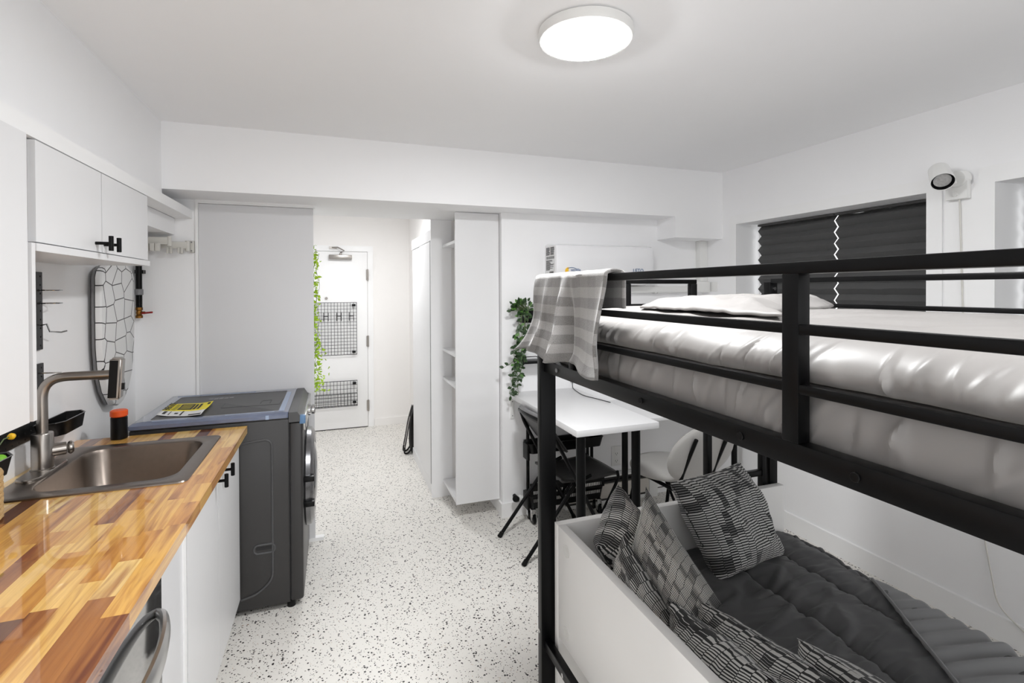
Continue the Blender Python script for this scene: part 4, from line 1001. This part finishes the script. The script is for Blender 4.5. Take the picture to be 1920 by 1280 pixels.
# mattress and comforter on the upper bunk
def make_folds(seed, n, z0, z1):
    q = random.Random(seed); F = []
    for i in range(n):
        up = q.random() < .55
        F.append((q.uniform(-.3, 1.75), q.uniform(-.9, .15), q.choice((.005, .007, .010, .016)), q.uniform(.003, .0095)*(1 if q.random() < .6 else -.8), q.uniform(z0, z1), q.uniform(.02, .06)))
    return F
FOLDS = {}
def wr(y, z, k=1.0, seed=0):
    if seed not in FOLDS: FOLDS[seed] = make_folds(seed, 150, 1.30, 1.52)
    d = .010*fn(y*4, z*4, seed)+.004*fn(y*13+z*9, z*6, seed+4)
    for y0, sl, w_, A, zc, zr in FOLDS[seed]:
        q = (y-y0-sl*(z-zc))/w_
        if -3 < q < 3: d += A*math.exp(-q*q-((z-zc)/zr)**2)
    return k*d
def side_sweep(prof, y0, y1, ny, seed, amp, endround=.06):
    bm = NB(); n = len(prof); rows_ = []
    for j in range(ny+1):
        y = y0+(y1-y0)*j/ny; row = []
        e = min(1, max(0, (y1-y)/endround)); e = math.sqrt(max(0, 1-(1-e)**2))
        zb = min(p[1] for p in prof)
        for i, (x, z) in enumerate(prof):
            w_ = amp[i]; dx = wr(y, z, w_, seed) if x < 1.2 else -wr(y, z, w_, seed+9)
            dz = .012*w_*fn(x*5, y*5, seed+2)+.006*fn(x*14+y*4, y*9, seed+3)*(1 if 1.0 > 0 else 0)*(.4+.6*(x > .84))
            row.append(bm.verts.new((x-dx+(1.32-x)*(1-e)*.06, y, zb+(z-zb)*(.25+.75*e)+dz)))
        rows_.append(row)
    for a, b in zip(rows_, rows_[1:]):
        for i in range(n-1): bm.faces.new((a[i], a[i+1], b[i+1], b[i]))
    try:
        bm.faces.new(rows_[0]); bm.faces.new(rows_[-1][::-1])
    except ValueError: pass
    return bm
def dense(pts, n):
    P = [Vector((p[0], p[1], p[2] if len(p) > 2 else 0)) for p in pts]; out = []
    for i in range(len(P)-1):
        p0, p1, p2, p3 = P[max(i-1, 0)], P[i], P[i+1], P[min(i+2, len(P)-1)]
        k = max(2, min(14, int(n*((p2-p1).xy.length)/.03))) if n else 4
        for j in range(k):
            s = j/k; out.append(.5*((2*p1)+(p2-p0)*s+(2*p0-5*p1+4*p2-p3)*s*s+(3*p1-p0-3*p2+p3)*s**3))
    out.append(P[-1]); return out
d = dense([(1.83, 1.305, 0), (1.852, 1.34, .3), (1.855, 1.39, .3), (1.83, 1.425, 0), (1.5, 1.43, 0), (1.0, 1.43, 0), (.83, 1.43, 0), (.795, 1.418, .5), (.784, 1.385, 1), (.786, 1.345, 1), (.80, 1.31, .4), (.83, 1.304, 0)], 7)
bm = side_sweep([(p.x, p.y) for p in d], -.24, 1.715, 420, 3, [p.z*.8 for p in d]); single('upper_mattress', bm, SHEET, 'thick mattress in a grey satin sheet on the upper bunk', 'mattress')
d = dense([(1.80, 1.437, 0), (1.852, 1.45, .4), (1.85, 1.49, .4), (1.80, 1.518, .2), (1.6, 1.53, .3), (1.3, 1.538, .3), (1.05, 1.534, .3), (.90, 1.524, .3), (.835, 1.508, .8), (.798, 1.487, 1.2), (.780, 1.463, 1.3), (.783, 1.442, 1), (.80, 1.432, .4), (.84, 1.432, 0)], 7)
bm = side_sweep([(p.x, p.y) for p in d], -.24, 1.72, 460, 8, [p.z for p in d]); single('upper_comforter', bm, SHEET, 'rumpled grey satin comforter on top of the upper mattress', 'comforter')
# crumpled sheet on top
bm = NB()
def fold(u, v):
    p = (Vector((.93, 1.42)).lerp(Vector((1.55, 1.585)), u)).lerp(Vector((.97, .86)).lerp(Vector((1.64, 1.27)), u), v)
    x, y = p; x += .03*sin(v*5+1)+.015*fn(u*4, v*4, 1); y += .03*sin(u*6)+.015*fn(u*4, v*4, 5)
    e = min(u, 1-u, v, 1-v); h = .004+.018*min(1, e*9)**.6
    return Vector((x, y, 1.540+h*(.8+.7*fn(x*6, y*7, 2))+.022*max(0, 1-abs(fn(x*5+y*3, y*5, 6))*3)*min(1, e*6)+.004*fn(x*30, y*24, 6)))
grid(bm, 60, 60, fold); o = single('folded_sheet', bm, SHEET, 'crumpled grey sheet folded on top of the upper bunk', 'sheet'); solidify(o, .006, -1)

# plaid throw over the guard rail
bm = NB()
def throw(u, v):
    # u along the rail (0 far .. 1 near), v from inner hem over the rail to outer hem
    y = 1.772-.515*u; Li, Lo = .10, .275; s = v*(Li+.075+Lo)
    if s < Li: x = .795; z = 1.644-(Li-s); out = 0
    elif s < Li+.075:
        a = (s-Li)/.075*pi; x = .765+.030*cos(a); z = 1.644+.011*sin(a); out = 0
    else: q = s-Li-.075; x = .735; z = 1.644-q*(1+.10*u); out = q/Lo
    fold_ = (.042*max(0, sin(u*11.5+1.6+.8*sin(out*3)))**3+.034*math.exp(-((u-.47-.05*out)/.03)**2)-.03*math.exp(-((u-.55-.02*out)/.03)**2)+.02*math.exp(-((u-.22+.06*out)/.03)**2)+.014*sin(u*7+.5))*out**.8
    x -= fold_+.022*out**3+.010*fn(u*6, v*5, 3)*out; y += .055*out**5*(1-u)**2-.035*out**3*(u > .8)*(u-.8)*3+.012*fn(u*4, v*4, 7)*out
    z += .012*sin(u*13)*out**3+.004*fn(u*9, 2, 1)
    return Vector((x, y, z))
grid(bm, 64, 60, throw); o = single('plaid_throw', bm, PLAID, 'grey and white plaid throw hanging over the bunk guard rail', 'throw'); solidify(o, .010, 0)

# ------------------------------------------------------------------ white daybed below
t = thing('daybed', 'white board daybed with high sides standing under the bunk', 'bed', (1.33, .7, 0))
obj('back_panel', bx(.786, .817, BYN+.06, 1.698, .306, .722, bev=.0015), DAYBED, t)
obj('end_panel', bx(.786, 1.897, 1.699, 1.730, 0, .722, bev=.0015), DAYBED, t)
obj('end_panel', bx(.786, 1.897, BYN+.045, BYN+.06, 0, .722, bev=.0015), DAYBED, t)
obj('bed_base', bx(.817, 1.86, BYN+.06, 1.699, .29, .315), DAYBED, t, sm=False)
obj('front_board', bx(1.845, 1.862, BYN+.06, 1.699, .10, .315), DAYBED, t, sm=False)
for y, z in ((1.625, .66), (1.63, .36)):
    obj('cover_cap', cyl(NB(), (.7862, y, z), (.7845, y, z), .022, seg=26), CAPW, t)
single('daybed_mattress', bx(.82, 1.862, BYN+.065, 1.694, .316, .475, bev=.03, seg=3), SHEET, 'mattress of the daybed under the charcoal comforter', 'mattress')
# charcoal comforter with stitched channels
t = thing('quilted_comforter', 'charcoal quilted comforter with turned corner on the daybed', 'comforter', (1.36, .7, .477))
seams = (.83, 1.13, 1.468, 1.715, 1.875); 
def cov(u, v):
    y = 1.688-1.96*v
    if u < .9: x = .822+u/.9*1.055; z = .505
    else:
        q = (u-.9)/.1; x = 1.877+.034*math.sin(min(1, q*1.6)*pi/2); z = .505-.17*max(0, q-.12)**1.2
    wob = .010*fn(y*2, 3, 1)
    k = [abs(x-s-wob) for s in seams]; dmin = min(k); puff = min(1, dmin/.07)
    h = .026*math.sqrt(max(0, 1-(1-puff)**2))
    if abs(x-1.468-wob) < .012: h -= .008*(1-abs(x-1.468-wob)/.012)
    h += .010*fn(x*2.2, y*3.5, 4)+.012*(abs(fn(x*5+y*2, y*6-x*3, 9)))*puff+.019*max(0, 1-abs(fn(x*3.2+y*2, y*13-x*3, 2))*3.2)**1.6*(.5+.5*fn(x*2, y*2, 7))+.009*max(0, 1-abs(fn(x*7, y*25, 6))*3)**1.5*(1-puff*.8)
    return Vector((x+.006*fn(x*3, y*7, 8), y, z-.016+h))
bm = NB(); grid(bm, 170, 330, cov); o = obj('quilt', bm, DUVET, t, normals=False); solidify(o, .012, -1)
for s in (1.468,):
    bm = tube(NB(), [(s+.010*fn((1.66-1.9*k/80)*2, 3, 1)+.003*sin(k*1.9), 1.66-1.9*k/80, .4965+.010*fn(s*2.2, (1.66-1.9*k/80)*3.5, 4)) for k in range(81)], .0035, 6); obj('seam_piping', bm, mat('seam_dark', rgb(40, 40, 41), .8), t)
bm = NB()
def turn(u, v):
    y = 1.275-1.52*v; xl = 1.847-(1.275-y)*.66; xr = 1.90+.012*sin(y*5)
    x = xl+(xr-xl)*u; e = min(u*(xr-xl), .05)/.05
    fl = max(0, x-1.86)
    return Vector((x, y, .534+.006*e**.5+.0095*sin((y*1.0+x*.30)*105+3*fn(x*2.5, y*3, 2))*min(1, v*5)*(.45+1.1*abs(fn(x*4, y*4, 5)))+.008*fn(x*5, y*5, 11)-fl*fl*28-.02*(u > .97)))
grid(bm, 60, 300, turn); o = obj('turned_corner', bm, DUVETL, t, normals=False); solidify(o, .010, 1)
bm = tube(NB(), [(1.847-1.52*.66*k/60, 1.275-1.52*k/60, .542+.008*fn((1.847-1.52*.66*k/60)*5, (1.275-1.52*k/60)*5, 11)) for k in range(61)], .006, 7); obj('hem', bm, DUVETL, t)

# ------------------------------------------------------------------ pillows
def pillow(label, T, L, B, Rr, th, seed, rot=0, n=30, size=.40):
    T, L, B, Rr = [Vector(p) for p in (T, L, B, Rr)]
    bm = NB(); WU = WV = size; c = (T+L+B+Rr)/4; nrm = ((Rr-L).cross(T-B)).normalized(); lay = bm.loops.layers.uv.verify()
    def P(u, v, side):
        p = (L*(1-u)+T*u)*v+(B*(1-u)+Rr*u)*(1-v)
        # edges drawn inward between the corners
        ex, ey = 2*u-1, 2*v-1
        k = .055*((1-ex*ex)*ey*ey+(1-ey*ey)*ex*ex)
        p = p+(c-p)*k
        h = (max(0, 1-abs(ex)**2.4)*max(0, 1-abs(ey)**2.4))**.46*th/2*1.22
        q = .006*fn(u*5+seed, v*5, seed)+.016*(1-abs(fn(u*2.6+seed*2, v*2.6, side+seed))*3)*min(1, h/(th/2+1e-6))+.007*max(0, 1-abs(fn(u*7, v*7+seed, side*3+seed))*3.2)*(1-.5*min(1, h/(th/2)))
        return p+nrm*side*h+nrm*q
    for side in (1, -1):
        vs = [[bm.verts.new(P(i/n, j/n, side)) for j in range(n+1)] for i in range(n+1)]
        for i in range(n):
            for j in range(n):
                idx = ((i, j), (i+1, j), (i+1, j+1), (i, j+1))
                if side < 0: idx = idx[::-1]
                f = bm.faces.new([vs[a][b] for a, b in idx])
                for lp, (a, b) in zip(f.loops, idx):
                    uu, vv = a/n, b/n
                    uu *= WU; vv *= WV; lp[lay].uv = (vv, uu) if rot else (uu, vv)
    bmesh.ops.remove_doubles(bm, verts=bm.verts[:], dist=.0004)
    o = single('throw_pillow', bm, PILLOW, label, 'pillow', 'black and white patterned pillows on the daybed')
    return o
PZ = .512
pillow('patterned pillow facing the room against the end panel', (1.60, 1.655, .875), (1.24, 1.645, .842), (1.325, 1.475, .515), (1.70, 1.53, .53), .18, 1)
pillow('patterned pillow standing in the far corner of the daybed', (1.005, 1.64, .868), (.865, 1.55, .70), (.955, 1.48, .525), (1.10, 1.60, .66), .15, 2, 1, size=.30)
pillow('large patterned pillow on its corner beside the one facing the room', (1.035, 1.50, .905), (.945, 1.47, .70), (1.00, 1.20, .515), (1.125, 1.235, .63), .22, 3, 1, size=.36)
pillow('patterned pillow on its corner against the back panel', (.895, 1.425, .795), (.845, 1.42, .64), (.875, 1.16, .52), (.955, 1.20, .61), .135, 4, 1, size=.28)
pillow('patterned pillow upright along the back panel nearest the front', (.922, 1.218, .697), (.912, 1.19, .515), (.92, .76, .515), (.94, .78, .718), .115, 5, 1)
pillow('patterned pillow standing second from the back panel', (1.03, 1.222, .672), (1.02, 1.19, .515), (1.04, .78, .515), (1.075, .78, .715), .12, 6, 1)
pillow('patterned pillow at the bottom edge nearest the comforter', (1.15, .985, .682), (1.145, .95, .515), (1.155, .56, .515), (1.19, .56, .72), .16, 7, 1)
